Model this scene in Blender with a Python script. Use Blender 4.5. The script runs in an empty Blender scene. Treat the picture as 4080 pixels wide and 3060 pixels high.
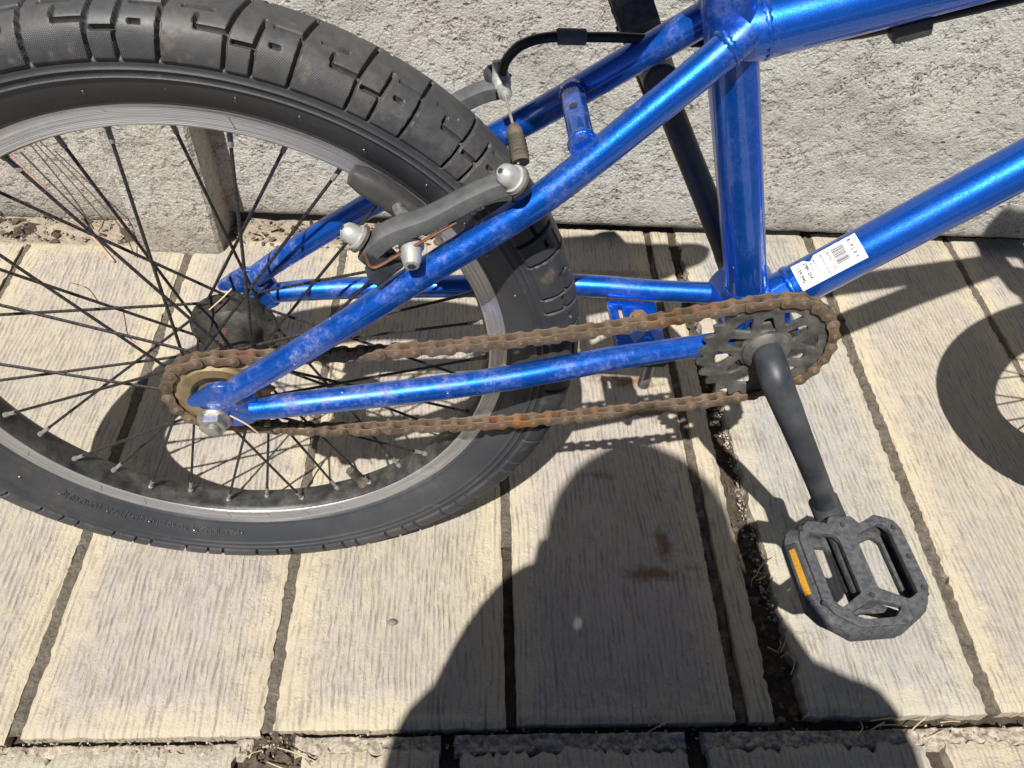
import bpy, bmesh, math, random
import numpy as np
from mathutils import Vector, Matrix
random.seed(7); RNG = np.random.default_rng(7)
S = bpy.context.scene; COL = S.collection
rad = math.radians
# ------------------------------------------------------------------ camera, sky, sun, exposure
cam = bpy.data.cameras.new('camera'); cam.sensor_width = 36.0; cam.lens = 27.368
cam.clip_start = 0.01; cam.clip_end = 100
camo = bpy.data.objects.new('camera', cam); COL.objects.link(camo); S.camera = camo
CAM = Vector((0.1748, -0.4030, 0.7226))
camo.matrix_world = Matrix(((0.9974, -0.0184, -0.0696, CAM.x), (-0.0303, 0.7705, -0.6367, CAM.y),
                            (0.0654, 0.6372, 0.7680, CAM.z), (0, 0, 0, 1)))
SUN_SX, SUN_SY = 0.195, 0.575            # a shadow's offset along the ground per metre of height
el = math.atan2(1, math.hypot(SUN_SX, SUN_SY)); az = math.atan2(-SUN_SX, -SUN_SY)   # compass angle towards the sun
w = bpy.data.worlds.new('World'); S.world = w; w.use_nodes = True
nt = w.node_tree; bg = nt.nodes['Background']; sky = nt.nodes.new('ShaderNodeTexSky')
sky.sky_type = 'NISHITA'; sky.sun_disc = False; sky.sun_elevation = el; sky.sun_rotation = az; sky.altitude = 2500; sky.air_density = .55; sky.dust_density = .1; sky.ozone_density = 1.0
nt.links.new(sky.outputs[0], bg.inputs[0]); bg.inputs[1].default_value = 0.05
sun = bpy.data.lights.new('sun', 'SUN'); sun.energy = 5.0; sun.angle = rad(0.55); sun.color = (1.0, 0.955, 0.88)
suno = bpy.data.objects.new('sun', sun); COL.objects.link(suno)
suno.rotation_euler = Vector((SUN_SX, SUN_SY, -1)).to_track_quat('-Z', 'Y').to_euler(); suno.location = (0, -3, 5)
S.view_settings.view_transform = 'Standard'; S.view_settings.look = 'None'
S.view_settings.exposure = 0.50; S.view_settings.gamma = 1.0
S.render.resolution_x = 1024; S.render.resolution_y = 768

# ------------------------------------------------------------------ helpers
def link(o, parent=None):
    COL.objects.link(o); o.parent = parent; return o
def tag(o, label=None, cat=None, group=None, kind=None):
    for k, v in (('label', label), ('category', cat), ('group', group), ('kind', kind)):
        if v: o[k] = v
    return o
def empty(name, parent=None):
    o = bpy.data.objects.new(name, None); o.empty_display_size = .05; return link(o, parent)
def smooth(me, ang=None):
    me.polygons.foreach_set('use_smooth', [True]*len(me.polygons))
    if ang: me.set_sharp_from_angle(angle=rad(ang))
def mesh(name, v, f, mat, parent=None, sm=None):
    me = bpy.data.meshes.new(name); me.from_pydata([tuple(p) for p in v], [], [tuple(q) for q in f]); me.update()
    if mat: me.materials.append(mat)
    if sm: smooth(me, sm if sm is not True else None)
    return link(bpy.data.objects.new(name, me), parent)
def gridmesh(name, P, mat, parent=None, closeu=False, closev=False, sm=True, ang=None, attr=None):
    """P: (n,m,3) numpy grid"""
    n, m = P.shape[:2]; idx = np.arange(n*m).reshape(n, m)
    a = idx if closeu else idx[:-1]; b = np.roll(idx, -1, 0) if closeu else idx[1:]
    if not closev: q = np.stack([a[:, :-1], b[:, :-1], b[:, 1:], a[:, 1:]], -1).reshape(-1, 4)
    else: q = np.stack([a, b, np.roll(b, -1, 1), np.roll(a, -1, 1)], -1).reshape(-1, 4)
    me = bpy.data.meshes.new(name); me.vertices.add(n*m); me.vertices.foreach_set('co', P.reshape(-1).astype(np.float32))
    me.loops.add(q.size); me.loops.foreach_set('vertex_index', q.reshape(-1).astype(np.int32))
    me.polygons.add(len(q)); me.polygons.foreach_set('loop_start', np.arange(0, q.size, 4, dtype=np.int32))
    me.update(calc_edges=True); me.validate()
    if attr:
        for k, v in attr.items():
            at = me.attributes.new(k, 'FLOAT', 'POINT'); at.data.foreach_set('value', v.reshape(-1).astype(np.float32))
    if sm: smooth(me, ang)
    me.materials.append(mat)
    return link(bpy.data.objects.new(name, me), parent)
def catmull(P, n=12):
    P = np.asarray(P, float); Q = np.vstack([2*P[0]-P[1], P, 2*P[-1]-P[-2]]); out = []
    for i in range(1, len(Q)-2):
        p0, p1, p2, p3 = Q[i-1:i+3]
        for t in np.linspace(0, 1, n, endpoint=False):
            out.append(.5*((2*p1)+(-p0+p2)*t+(2*p0-5*p1+4*p2-p3)*t*t+(-p0+3*p1-3*p2+p3)*t**3))
    out.append(Q[-2]); return np.array(out)
def sweep(P, R, seg=20, sy=1.0, up=None, cap=True, sq=False):
    """tube along the points P with radii R -> verts, faces"""
    P = np.asarray(P, float); R = np.broadcast_to(R, (len(P),)); T = np.gradient(P, axis=0); T /= np.linalg.norm(T, axis=1)[:, None]
    u = np.array(up if up is not None else ((0, 0, 1) if abs(T[0][2]) < .9 else (0, 1, 0)), float); V = []
    for i in range(len(P)):
        u = u-T[i]*(u@T[i]); u /= np.linalg.norm(u); b = np.cross(T[i], u)
        for j in range(seg):
            a = 2*math.pi*j/seg; kq = (abs(math.cos(a))**5+abs(math.sin(a))**5)**-.2 if sq else 1.0; V.append(P[i]+kq*R[i]*(math.cos(a)*u*sy+math.sin(a)*b))
    F = [(i*seg+j, i*seg+(j+1) % seg, (i+1)*seg+(j+1) % seg, (i+1)*seg+j) for i in range(len(P)-1) for j in range(seg)]
    if cap: F += [tuple(range(seg-1, -1, -1)), tuple((len(P)-1)*seg+j for j in range(seg))]
    return V, F
def tube(name, P, R, mat, parent=None, seg=20, sy=1.0, up=None, ang=40):
    v, f = sweep(P, R, seg, sy, up); return mesh(name, v, f, mat, parent, ang)
def lathe(name, prof, c, ax, mat, parent=None, seg=28, ang=35):
    """prof: list of (height, radius) about axis ax through c"""
    ax = Vector(ax).normalized(); q = ax.to_track_quat('Z', 'Y').to_matrix(); V = []; c = Vector(c)
    for h, r in prof:
        for j in range(seg):
            a = 2*math.pi*j/seg; V.append(c+q @ Vector((r*math.cos(a), r*math.sin(a), h)))
    n = len(prof)
    F = [(i*seg+j, i*seg+(j+1) % seg, (i+1)*seg+(j+1) % seg, (i+1)*seg+j) for i in range(n-1) for j in range(seg)]
    F += [tuple(range(seg-1, -1, -1)), tuple((n-1)*seg+j for j in range(seg))]
    return mesh(name, V, F, mat, parent, ang)
def plate(name, outline, holes, th, bev, mat, parent=None, xf=None, res=1):
    """flat 2D outline (with holes) extruded to thickness th, bevelled; xf maps (x,y,z) to place"""
    cu = bpy.data.curves.new(name, 'CURVE'); cu.dimensions = '2D'; cu.fill_mode = 'BOTH'
    for loop in [outline]+list(holes):
        sp = cu.splines.new('POLY'); sp.points.add(len(loop)-1); sp.use_cyclic_u = True
        for p, (x, y) in zip(sp.points, loop): p.co = (x, y, 0, 1)
    cu.extrude = max(th/2-bev, 1e-5); cu.bevel_depth = bev; cu.bevel_resolution = res; cu.offset = -bev
    o = bpy.data.objects.new(name, cu); COL.objects.link(o)
    dg = bpy.context.evaluated_depsgraph_get(); me = bpy.data.meshes.new_from_object(o.evaluated_get(dg))
    bpy.data.objects.remove(o); bpy.data.curves.remove(cu)
    bm = bmesh.new(); bm.from_mesh(me); bmesh.ops.remove_doubles(bm, verts=bm.verts, dist=1e-5)
    if xf: 
        for v in bm.verts: v.co = xf(v.co)
    bmesh.ops.recalc_face_normals(bm, faces=bm.faces); bm.to_mesh(me); bm.free()
    me.materials.clear(); me.materials.append(mat); smooth(me, 30); me.name = name
    return link(bpy.data.objects.new(name, me), parent)
def textmesh(name, txt, size, mat, parent, xf, ext=.0, bold=0):
    cu = bpy.data.curves.new(name, 'FONT'); cu.body = txt; cu.size = size; cu.extrude = ext; cu.offset = bold; cu.resolution_u = 3
    o = bpy.data.objects.new(name, cu); COL.objects.link(o); dg = bpy.context.evaluated_depsgraph_get()
    me = bpy.data.meshes.new_from_object(o.evaluated_get(dg)); bpy.data.objects.remove(o)
    bm = bmesh.new(); bm.from_mesh(me)
    for v in bm.verts: v.co = xf(v.co)
    bm.to_mesh(me); bm.free(); me.materials.clear(); me.materials.append(mat); me.name = name
    return link(bpy.data.objects.new(name, me), parent)
def bevel_box(name, size, bev, mat, parent=None, mw=None, seg=2):
    bm = bmesh.new(); bmesh.ops.create_cube(bm, size=1); bmesh.ops.scale(bm, vec=size, verts=bm.verts)
    bmesh.ops.bevel(bm, geom=bm.edges[:], offset=bev, segments=seg, affect='EDGES', profile=.5)
    if mw is not None: bmesh.ops.transform(bm, matrix=mw, verts=bm.verts)
    me = bpy.data.meshes.new(name); bm.to_mesh(me); bm.free(); me.materials.append(mat); smooth(me, 30)
    return link(bpy.data.objects.new(name, me), parent)
def circle2(r, n, c=(0, 0), a0=0): return [(c[0]+r*math.cos(a0+2*math.pi*i/n), c[1]+r*math.sin(a0+2*math.pi*i/n)) for i in range(n)]
def roundpoly(P, r, n=4):
    P = [Vector(p) for p in P]; out = []
    for i, p in enumerate(P):
        a = (P[i-1]-p); b = (P[(i+1) % len(P)]-p); d = min(r, a.length*.45, b.length*.45)
        s, e = p+a.normalized()*d, p+b.normalized()*d
        for k in range(n+1):
            t = k/n; q = s*(1-t)**2+p*2*t*(1-t)+e*t*t; out.append((q.x, q.y))
    return out
def hexnut(r): return circle2(r, 6)

# value noise in numpy for mesh relief
def vnoise(x, y, seed=0):
    def h(i, j):
        n = (i*374761393+j*668265263+seed*1442695041) & 0x7fffffff; n = ((n ^ (n >> 13))*1274126177) & 0x7fffffff
        return ((n ^ (n >> 16)) & 0xffff)/65535.0
    xi = np.floor(x).astype(np.int64); yi = np.floor(y).astype(np.int64); fx = x-xi; fy = y-yi
    fx = fx*fx*(3-2*fx); fy = fy*fy*(3-2*fy)
    return (h(xi, yi)*(1-fx)+h(xi+1, yi)*fx)*(1-fy)+(h(xi, yi+1)*(1-fx)+h(xi+1, yi+1)*fx)*fy
def fbm(x, y, seed=0, oct=4):
    s = 0; a = .5
    for k in range(oct): s = s+a*vnoise(x*2**k, y*2**k, seed+k*17); a *= .5
    return s

# ------------------------------------------------------------------ materials
class NT:
    def __init__(s, name):
        s.m = bpy.data.materials.new(name); s.m.use_nodes = True; s.t = s.m.node_tree; s.b = s.t.nodes['Principled BSDF']
        s.tc = s.t.nodes.new('ShaderNodeTexCoord'); s.co = s.tc.outputs['Object']
    def n(s, kind, **kw):
        nd = s.t.nodes.new(kind)
        for k, v in kw.items():
            if k in nd.inputs: s.set(nd.inputs[k], v)
            else: setattr(nd, k, v)
        return nd
    def set(s, sock, v):
        if hasattr(v, 'is_output') or isinstance(v, bpy.types.NodeSocket): s.t.links.new(v, sock)
        else: sock.default_value = v
    def map(s, scale, loc=(0, 0, 0), rot=(0, 0, 0), src=None):
        nd = s.n('ShaderNodeMapping'); s.set(nd.inputs['Vector'], src or s.co); nd.inputs['Scale'].default_value = scale
        nd.inputs['Location'].default_value = loc; nd.inputs['Rotation'].default_value = rot; return nd.outputs[0]
    def noise(s, scale, detail=4, rough=.55, vec=None, dist=0):
        nd = s.n('ShaderNodeTexNoise'); s.set(nd.inputs['Vector'], vec or s.co); nd.inputs['Scale'].default_value = scale
        nd.inputs['Detail'].default_value = detail; nd.inputs['Roughness'].default_value = rough; nd.inputs['Distortion'].default_value = dist
        return nd.outputs['Fac']
    def voro(s, scale, vec=None, feat='F1', out='Distance', rnd=1):
        nd = s.n('ShaderNodeTexVoronoi'); nd.feature = feat; s.set(nd.inputs['Vector'], vec or s.co); nd.inputs['Scale'].default_value = scale
        nd.inputs['Randomness'].default_value = rnd; return nd.outputs[out]
    def ramp(s, fac, stops):
        nd = s.n('ShaderNodeValToRGB'); s.set(nd.inputs[0], fac); e = nd.color_ramp.elements
        while len(e) < len(stops): e.new(.5)
        for el_, (p, c) in zip(e, stops):
            el_.position = p; el_.color = (c, c, c, 1) if not isinstance(c, tuple) else (*c, 1)
        return nd.outputs[0]
    def mix(s, fac, a, b, mode='MIX'):
        nd = s.n('ShaderNodeMix'); nd.data_type = 'RGBA'; nd.blend_type = mode; s.set(nd.inputs[0], fac)
        for i, v in ((6, a), (7, b)): s.set(nd.inputs[i], (*v, 1) if isinstance(v, tuple) and len(v) == 3 else v)
        return nd.outputs[2]
    def math(s, op, a, b=0.0, clamp=False):
        nd = s.n('ShaderNodeMath'); nd.operation = op; nd.use_clamp = clamp; s.set(nd.inputs[0], a); s.set(nd.inputs[1], b); return nd.outputs[0]
    def bump(s, h, strength=.5, dist=.001, normal=None):
        nd = s.n('ShaderNodeBump'); s.set(nd.inputs['Height'], h); nd.inputs['Strength'].default_value = strength; nd.inputs['Distance'].default_value = dist
        if normal is not None: s.set(nd.inputs['Normal'], normal)
        return nd.outputs[0]
    def attr(s, name):
        nd = s.n('ShaderNodeAttribute'); nd.attribute_name = name; return nd.outputs['Fac']
    def out(s, **kw):
        names = {'base': 'Base Color', 'rough': 'Roughness', 'metal': 'Metallic', 'normal': 'Normal', 'coat': 'Coat Weight', 'coatr': 'Coat Roughness', 'spec': 'Specular IOR Level', 'aniso': 'Anisotropic'}
        for k, v in kw.items(): s.set(s.b.inputs[names[k]], (*v, 1) if isinstance(v, tuple) and len(v) == 3 else v)
        return s.m

def paint_material():
    n = NT('metallic_blue_paint')
    fl = n.n('ShaderNodeTexVoronoi'); n.set(fl.inputs['Vector'], n.co); fl.inputs['Scale'].default_value = 2300
    cr = n.n('ShaderNodeSeparateColor'); n.set(cr.inputs[0], fl.outputs['Color'])
    flake = n.ramp(cr.outputs[0], [(.0, .9), (.55, .98), (.95, 1.05), (.997, 2.0)])
    base = n.mix(1.0, (.003, .105, .55), flake, 'MULTIPLY')
    # dried dust: patches and thin streaks, heavier low on the rear of the frame
    d1 = n.noise(24, 7, .66); d2 = n.noise(120, 6, .7); d3 = n.noise(420, 3, .6)
    dm = n.math('MULTIPLY', n.ramp(d1, [(.47, 0), (.60, 1)]), n.ramp(d2, [(.40, .10), (.56, 1)]))
    sx = n.n('ShaderNodeSeparateXYZ'); n.set(sx.inputs[0], n.co)
    fade = n.ramp(sx.outputs[0], [(.0, .95), (.30, .75), (.345, .22), (.40, .06), (1, .05)])
    dm = n.math('MAXIMUM', dm, n.math('MULTIPLY', n.ramp(n.noise(55, 7, .75, n.map((1, 1, 1), (4, 2, 7))), [(.60, 0), (.66, .8)]), .8)); dm = n.math('MULTIPLY', dm, fade); dm = n.math('MULTIPLY', dm, n.ramp(d3, [(.36, .25), (.60, 1)]))
    dust = n.math('MULTIPLY', dm, .74)
    ch = n.ramp(n.voro(70, n.map((1, 1, 1), (3.1, 1.7, .4))), [(.025, 1), (.045, 0)])
    ch = n.math('MULTIPLY', ch, n.ramp(n.noise(9, 2), [(.5, 0), (.56, 1)]))
    base = n.mix(dust, base, (.23, .20, .215)); base = n.mix(ch, base, (.62, .66, .72))
    metal = n.math('SUBTRACT', .72, n.math('MAXIMUM', dust, ch), True)
    nm = n.n('ShaderNodeVectorMath'); nm.operation = 'SUBTRACT'; n.set(nm.inputs[0], fl.outputs['Color']); nm.inputs[1].default_value = (.5, .5, .5)
    sc = n.n('ShaderNodeVectorMath'); sc.operation = 'SCALE'; n.set(sc.inputs[0], nm.outputs[0]); sc.inputs['Scale'].default_value = .085
    geo = n.n('ShaderNodeNewGeometry'); ad = n.n('ShaderNodeVectorMath'); ad.operation = 'ADD'
    n.set(ad.inputs[0], geo.outputs['Normal']); n.set(ad.inputs[1], sc.outputs[0])
    no = n.n('ShaderNodeVectorMath'); no.operation = 'NORMALIZE'; n.set(no.inputs[0], ad.outputs[0])
    cn = n.n('ShaderNodeSocket') if False else None
    n.out(base=base, metal=metal, rough=n.math('ADD', n.math('MULTIPLY', dust, .4), .36), normal=no.outputs[0], coat=n.math('SUBTRACT', 1.0, n.math('MULTIPLY', dust, 1.2), True), coatr=.045)
    return n.m
def rubber_material(name='tyre_rubber', base=(.040, .042, .046), dust=.55, hatch=True):
    n = NT(name); d1 = n.noise(14, 6, .65); d2 = n.noise(160, 4, .7); d3 = n.noise(900, 2)
    dm = n.math('MULTIPLY', n.ramp(d1, [(.36, .05), (.72, 1)]), n.ramp(d2, [(.3, .25), (.72, 1)]))
    dm = n.math('MULTIPLY', dm, dust)
    sp = n.math('MULTIPLY', n.ramp(n.voro(520), [(.05, 1), (.10, 0)]), n.ramp(n.noise(40, 2), [(.55, 0), (.62, .8)]))
    c = n.mix(n.math('MAXIMUM', dm, n.math('MULTIPLY', sp, .5)), base, (.145, .135, .115))
    h = n.math('ADD', n.math('MULTIPLY', d2, .6), n.math('MULTIPLY', d3, .4))
    n.out(base=c, rough=n.math('ADD', .46, n.math('MULTIPLY', dm, .4)), spec=.42, normal=n.bump(h, .35, .0006)); return n.m
def tyre_material():
    n = NT('tyre_rubber'); d1 = n.noise(11, 6, .65); d2 = n.noise(150, 4, .7)
    dm = n.math('MULTIPLY', n.ramp(d1, [(.40, .03), (.74, 1)]), n.ramp(d2, [(.3, .25), (.72, 1)]))
    tr = n.attr('tread'); gr = n.attr('groove'); th = n.attr('theta'); vv = n.attr('vee')
    # woven micro-hatch moulded in the shoulder blocks and the sidewall band
    a = n.math('SINE', n.math('ADD', n.math('MULTIPLY', th, 1500), n.math('MULTIPLY', vv, 3800)))
    b = n.math('SINE', n.math('SUBTRACT', n.math('MULTIPLY', th, 1500), n.math('MULTIPLY', vv, 3800)))
    hat = n.math('MULTIPLY', n.math('MULTIPLY', n.math('MAXIMUM', a, n.math('MULTIPLY', b, n.ramp(n.noise(9, 2), [(.42, 0), (.58, 1)]))), n.attr('hatch')), n.ramp(d2, [(.35, .2), (.6, 1)]))
    dm = n.math('ADD', n.math('MULTIPLY', dm, n.math('ADD', .40, n.math('MULTIPLY', tr, .35))), n.math('MULTIPLY', gr, n.ramp(d2, [(.35, .08), (.65, .42)])), True)
    sp = n.math('MULTIPLY', n.ramp(n.voro(430), [(.05, 1), (.10, 0)]), n.ramp(n.noise(30, 2), [(.52, 0), (.62, .8)]))
    sand = n.math('MULTIPLY', n.ramp(n.noise(34, 4, .7, n.map((1, 1, 1), (.31, 0, .1))), [(.60, 0), (.72, .8)]), n.attr('hatch'))
    c = n.mix(n.math('MAXIMUM', dm, n.math('MULTIPLY', sp, .6)), (.033, .036, .043), (.15, .14, .122)); c = n.mix(n.math('MULTIPLY', sand, .6), c, (.25, .21, .15))
    h = n.math('ADD', n.math('MULTIPLY', d2, .5), n.math('MULTIPLY', hat, .35))
    n.out(base=c, rough=n.math('ADD', .44, n.math('MULTIPLY', dm, .4)), spec=.45, normal=n.bump(h, .5, .0008)); return n.m
def simple(name, base, rough=.5, metal=0.0, var=.25, scale=60, dust=0.0, dcol=(.17, .15, .12), bump=.2, bd=.0005, spec=.5, rnd=False, dimple=0):
    n = NT(name); co = n.co
    if rnd:
        oi = n.n('ShaderNodeObjectInfo'); ad = n.n('ShaderNodeVectorMath'); ad.operation = 'ADD'
        n.set(ad.inputs[0], n.co); n.set(ad.inputs[1], oi.outputs['Location']); co = ad.outputs[0]
    a = n.noise(scale, 5, .6, co); b = n.noise(scale*5, 3, .6, co)
    lo = tuple(c*(1-var) for c in base); hi = tuple(min(1, c*(1+var)) for c in base)
    c = n.mix(n.ramp(a, [(.3, 0), (.7, 1)]), lo, hi)
    if dust:
        dm = n.math('MULTIPLY', n.math('MULTIPLY', n.ramp(a, [(.38, 0), (.68, 1)]), n.ramp(b, [(.3, .3), (.7, 1)])), dust)
        c = n.mix(dm, c, dcol); n.out(metal=n.math('SUBTRACT', metal, dm, True), rough=n.math('ADD', rough, n.math('MULTIPLY', dm, .3)))
    else: n.out(metal=metal, rough=rough)
    hh = n.math('ADD', a, b)
    if dimple: hh = n.math('ADD', hh, n.math('MULTIPLY', n.ramp(n.voro(dimple, co, rnd=.15), [(.25, 0), (.5, 1)]), .8))
    n.out(base=c, normal=n.bump(hh, bump, bd), spec=spec); return n.m
def rust_material():
    n = NT('rusty_chain_steel'); oi = n.n('ShaderNodeObjectInfo'); ad = n.n('ShaderNodeVectorMath'); ad.operation = 'ADD'
    n.set(ad.inputs[0], n.co); n.set(ad.inputs[1], oi.outputs['Location']); co = ad.outputs[0]
    a = n.noise(90, 5, .65, co); b = n.noise(500, 4, .7, co); r = oi.outputs['Random']
    c = n.mix(n.ramp(a, [(.32, 0), (.68, 1)]), (.120, .083, .055), (.215, .160, .112))
    c = n.mix(n.ramp(b, [(.58, 0), (.78, .55)]), c, (.06, .036, .024))
    c = n.mix(n.math('MULTIPLY', n.ramp(n.noise(22, 3, .6, co), [(.60, 0), (.70, .85)]), 1.0), c, (.30, .125, .03))
    c = n.mix(n.ramp(n.noise(35, 4, .6, co), [(.54, 0), (.70, .7)]), c, (.045, .034, .026))
    c = n.mix(n.math('MULTIPLY', n.ramp(r, [(.95, 0), (.985, .5)]), 1.0), c, (.22, .08, .055))
    n.out(base=c, rough=.62, metal=.25, normal=n.bump(n.math('ADD', a, b), .5, .0006)); return n.m
def rim_material():
    n = NT('machined_aluminium'); sx = n.n('ShaderNodeSeparateXYZ'); n.set(sx.inputs[0], n.co)
    r = n.math('SQRT', n.math('ADD', n.math('POWER', sx.outputs[0], 2), n.math('POWER', sx.outputs[2], 2)))
    cx = n.n('ShaderNodeCombineXYZ'); n.set(cx.inputs[0], n.math('MULTIPLY', r, 1400))
    ph = n.math('ARCTAN2', sx.outputs[0], sx.outputs[2]); n.set(cx.inputs[1], n.math('MULTIPLY', ph, 1.5))
    l = n.noise(1, 3, .7, cx.outputs[0]); g = n.math('SINE', n.math('MULTIPLY', r, 6200))
    c = n.mix(n.ramp(l, [(.34, 0), (.62, 1)]), (.46, .46, .47), (.90, .90, .91)); dd = n.ramp(n.noise(60, 5, .7), [(.56, 0), (.8, .4)])
    c = n.mix(dd, c, (.20, .18, .16))
    n.out(base=c, metal=n.math('SUBTRACT', .92, dd, True), rough=.40, normal=n.bump(n.math('ADD', l, n.math('MULTIPLY', g, .3)), .6, .0005)); return n.m
def slab_material(name, ca, cb, cm, shift):
    """cast concrete paving with a moulded wood grain along y; attribute 'edged' = metres to the nearest edge"""
    n = NT(name); e = n.attr('edged'); co = n.map((1, 1, 1), shift)
    wv = n.noise(9, 3, .5, co); off = n.n('ShaderNodeCombineXYZ'); n.set(off.inputs[0], n.math('MULTIPLY', n.math('SUBTRACT', wv, .5), .014))
    ad = n.n('ShaderNodeVectorMath'); ad.operation = 'ADD'; n.set(ad.inputs[0], co); n.set(ad.inputs[1], off.outputs[0])
    g1 = n.noise(1, 4, .62, n.map((215, 30, 1), src=ad.outputs[0]), .1); g2 = n.noise(1, 3, .6, n.map((470, 95, 1), src=ad.outputs[0]))
    sxy = n.n('ShaderNodeSeparateXYZ'); n.set(sxy.inputs[0], co)
    wx = n.math('ADD', sxy.outputs[0], n.math('ADD', n.math('MULTIPLY', n.noise(8, 3, .5, n.map((1, .5, 1), src=co)), .030), n.math('MULTIPLY', n.noise(55, 3, .6, n.map((1, .35, 1), src=co)), .0055)))
    rid = n.math('MULTIPLY', n.math('ADD', n.math('SINE', n.math('MULTIPLY', wx, 1180)), 1.0), .5)
    dash = n.noise(1, 4, .65, n.map((150, 24, 1), src=co), .3)
    gr = n.math('ADD', n.math('ADD', n.math('MULTIPLY', n.math('MULTIPLY', rid, n.ramp(n.noise(17, 3, .6, co), [(.35, .25), (.6, 1)])), .17), n.math('MULTIPLY', g1, .42)), n.math('ADD', n.math('MULTIPLY', dash, .36), n.math('MULTIPLY', g2, .14)))
    big = n.noise(7, 5, .65, co); mid = n.noise(38, 5, .68, co); fine = n.noise(420, 4, .7, co)
    crev = n.ramp(gr, [(.425, 1), (.505, 0)])
    patchy = n.ramp(mid, [(.34, .25), (.62, 1)])
    em = n.math('SUBTRACT', 1, n.ramp(n.math('ADD', e, n.math('MULTIPLY', n.math('SUBTRACT', mid, .5), .03)), [(.010, 0), (.034, 1)]))
    c = n.mix(n.ramp(big, [(.36, 0), (.64, 1)]), ca, cb); c = n.mix(n.math('MULTIPLY', em, .8), c, cm)
    c = n.mix(n.math('MULTIPLY', n.ramp(n.noise(60, 5, .7, co), [(.42, 0), (.66, .55)]), 1.0), c, cm)
    c = n.mix(n.math('MULTIPLY', n.math('MULTIPLY', crev, patchy), .70), c, (.185, .160, .140))
    c = n.mix(n.ramp(fine, [(.56, 0), (.80, .45)]), c, (.19, .165, .135))
    c = n.mix(n.ramp(fine, [(.20, .35), (.42, 0)]), c, (.58, .54, .46))
    c = n.mix(n.math('MULTIPLY', n.ramp(n.voro(85, co), [(.05, .8), (.09, 0)]), n.ramp(n.noise(21, 2, .5, co), [(.60, 0), (.66, 1)])), c, (.13, .10, .075))
    stn = n.ramp(n.noise(16, 6, .72, n.map((1, .8, 1), (8.3, 2.2, 0))), [(.52, 0), (.70, .5)]); c = n.mix(stn, c, (.34, .30, .285))
    c = n.mix(n.ramp(n.noise(30, 6, .75, n.map((1, .8, 1), (1.3, 7.2, 0))), [(.60, 0), (.74, .45)]), c, (.24, .20, .165))
    lich = n.math('MULTIPLY', n.ramp(n.noise(24, 4, .6, n.map((1, 1, 1), (2.2, 5.1, 0))), [(.66, 0), (.78, .5)]), n.ramp(fine, [(.4, .4), (.6, 1)]))
    c = n.mix(lich, c, (.42, .47, .44))
    # rust stains left by dripping metal
    rs = None
    for (x, y, rx, ry, k) in ((.372, -.052, .034, .011, .8), (.392, -.020, .011, .024, .8), (.42, -.045, .012, .006, .5), (.335, .066, .020, .007, .5), (.395, .398, .10, .009, .5), (.40, .350, .085, .010, .6), (.385, .203, .055, .012, .8), (.345, .215, .028, .01, .7), (.30, .25, .04, .02, .4)):
        mp = n.n('ShaderNodeMapping'); n.set(mp.inputs[0], n.co); mp.vector_type = 'TEXTURE'; mp.inputs['Location'].default_value = (x, y, 0); mp.inputs['Scale'].default_value = (rx, ry, 1)
        ln = n.n('ShaderNodeVectorMath'); ln.operation = 'LENGTH'; n.set(ln.inputs[0], mp.outputs[0])
        d = n.math('ADD', ln.outputs['Value'], n.math('MULTIPLY', n.math('SUBTRACT', n.noise(70, 5, .7), .5), 2.6))
        v = n.ramp(d, [(.25, k), (1.0, 0)]); rs = v if rs is None else n.math('MAXIMUM', rs, v)
    c = n.mix(rs, c, (.165, .075, .025))
    hgt = n.math('ADD', n.math('MULTIPLY', n.math('MULTIPLY', gr, 1.3), n.math('SUBTRACT', 1, n.math('MULTIPLY', em, .75))), n.math('MULTIPLY', n.math('ADD', mid, fine), .22))
    n.out(base=c, rough=.88, spec=.25, normal=n.bump(hgt, 1.0, .0060)); return n.m
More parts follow.
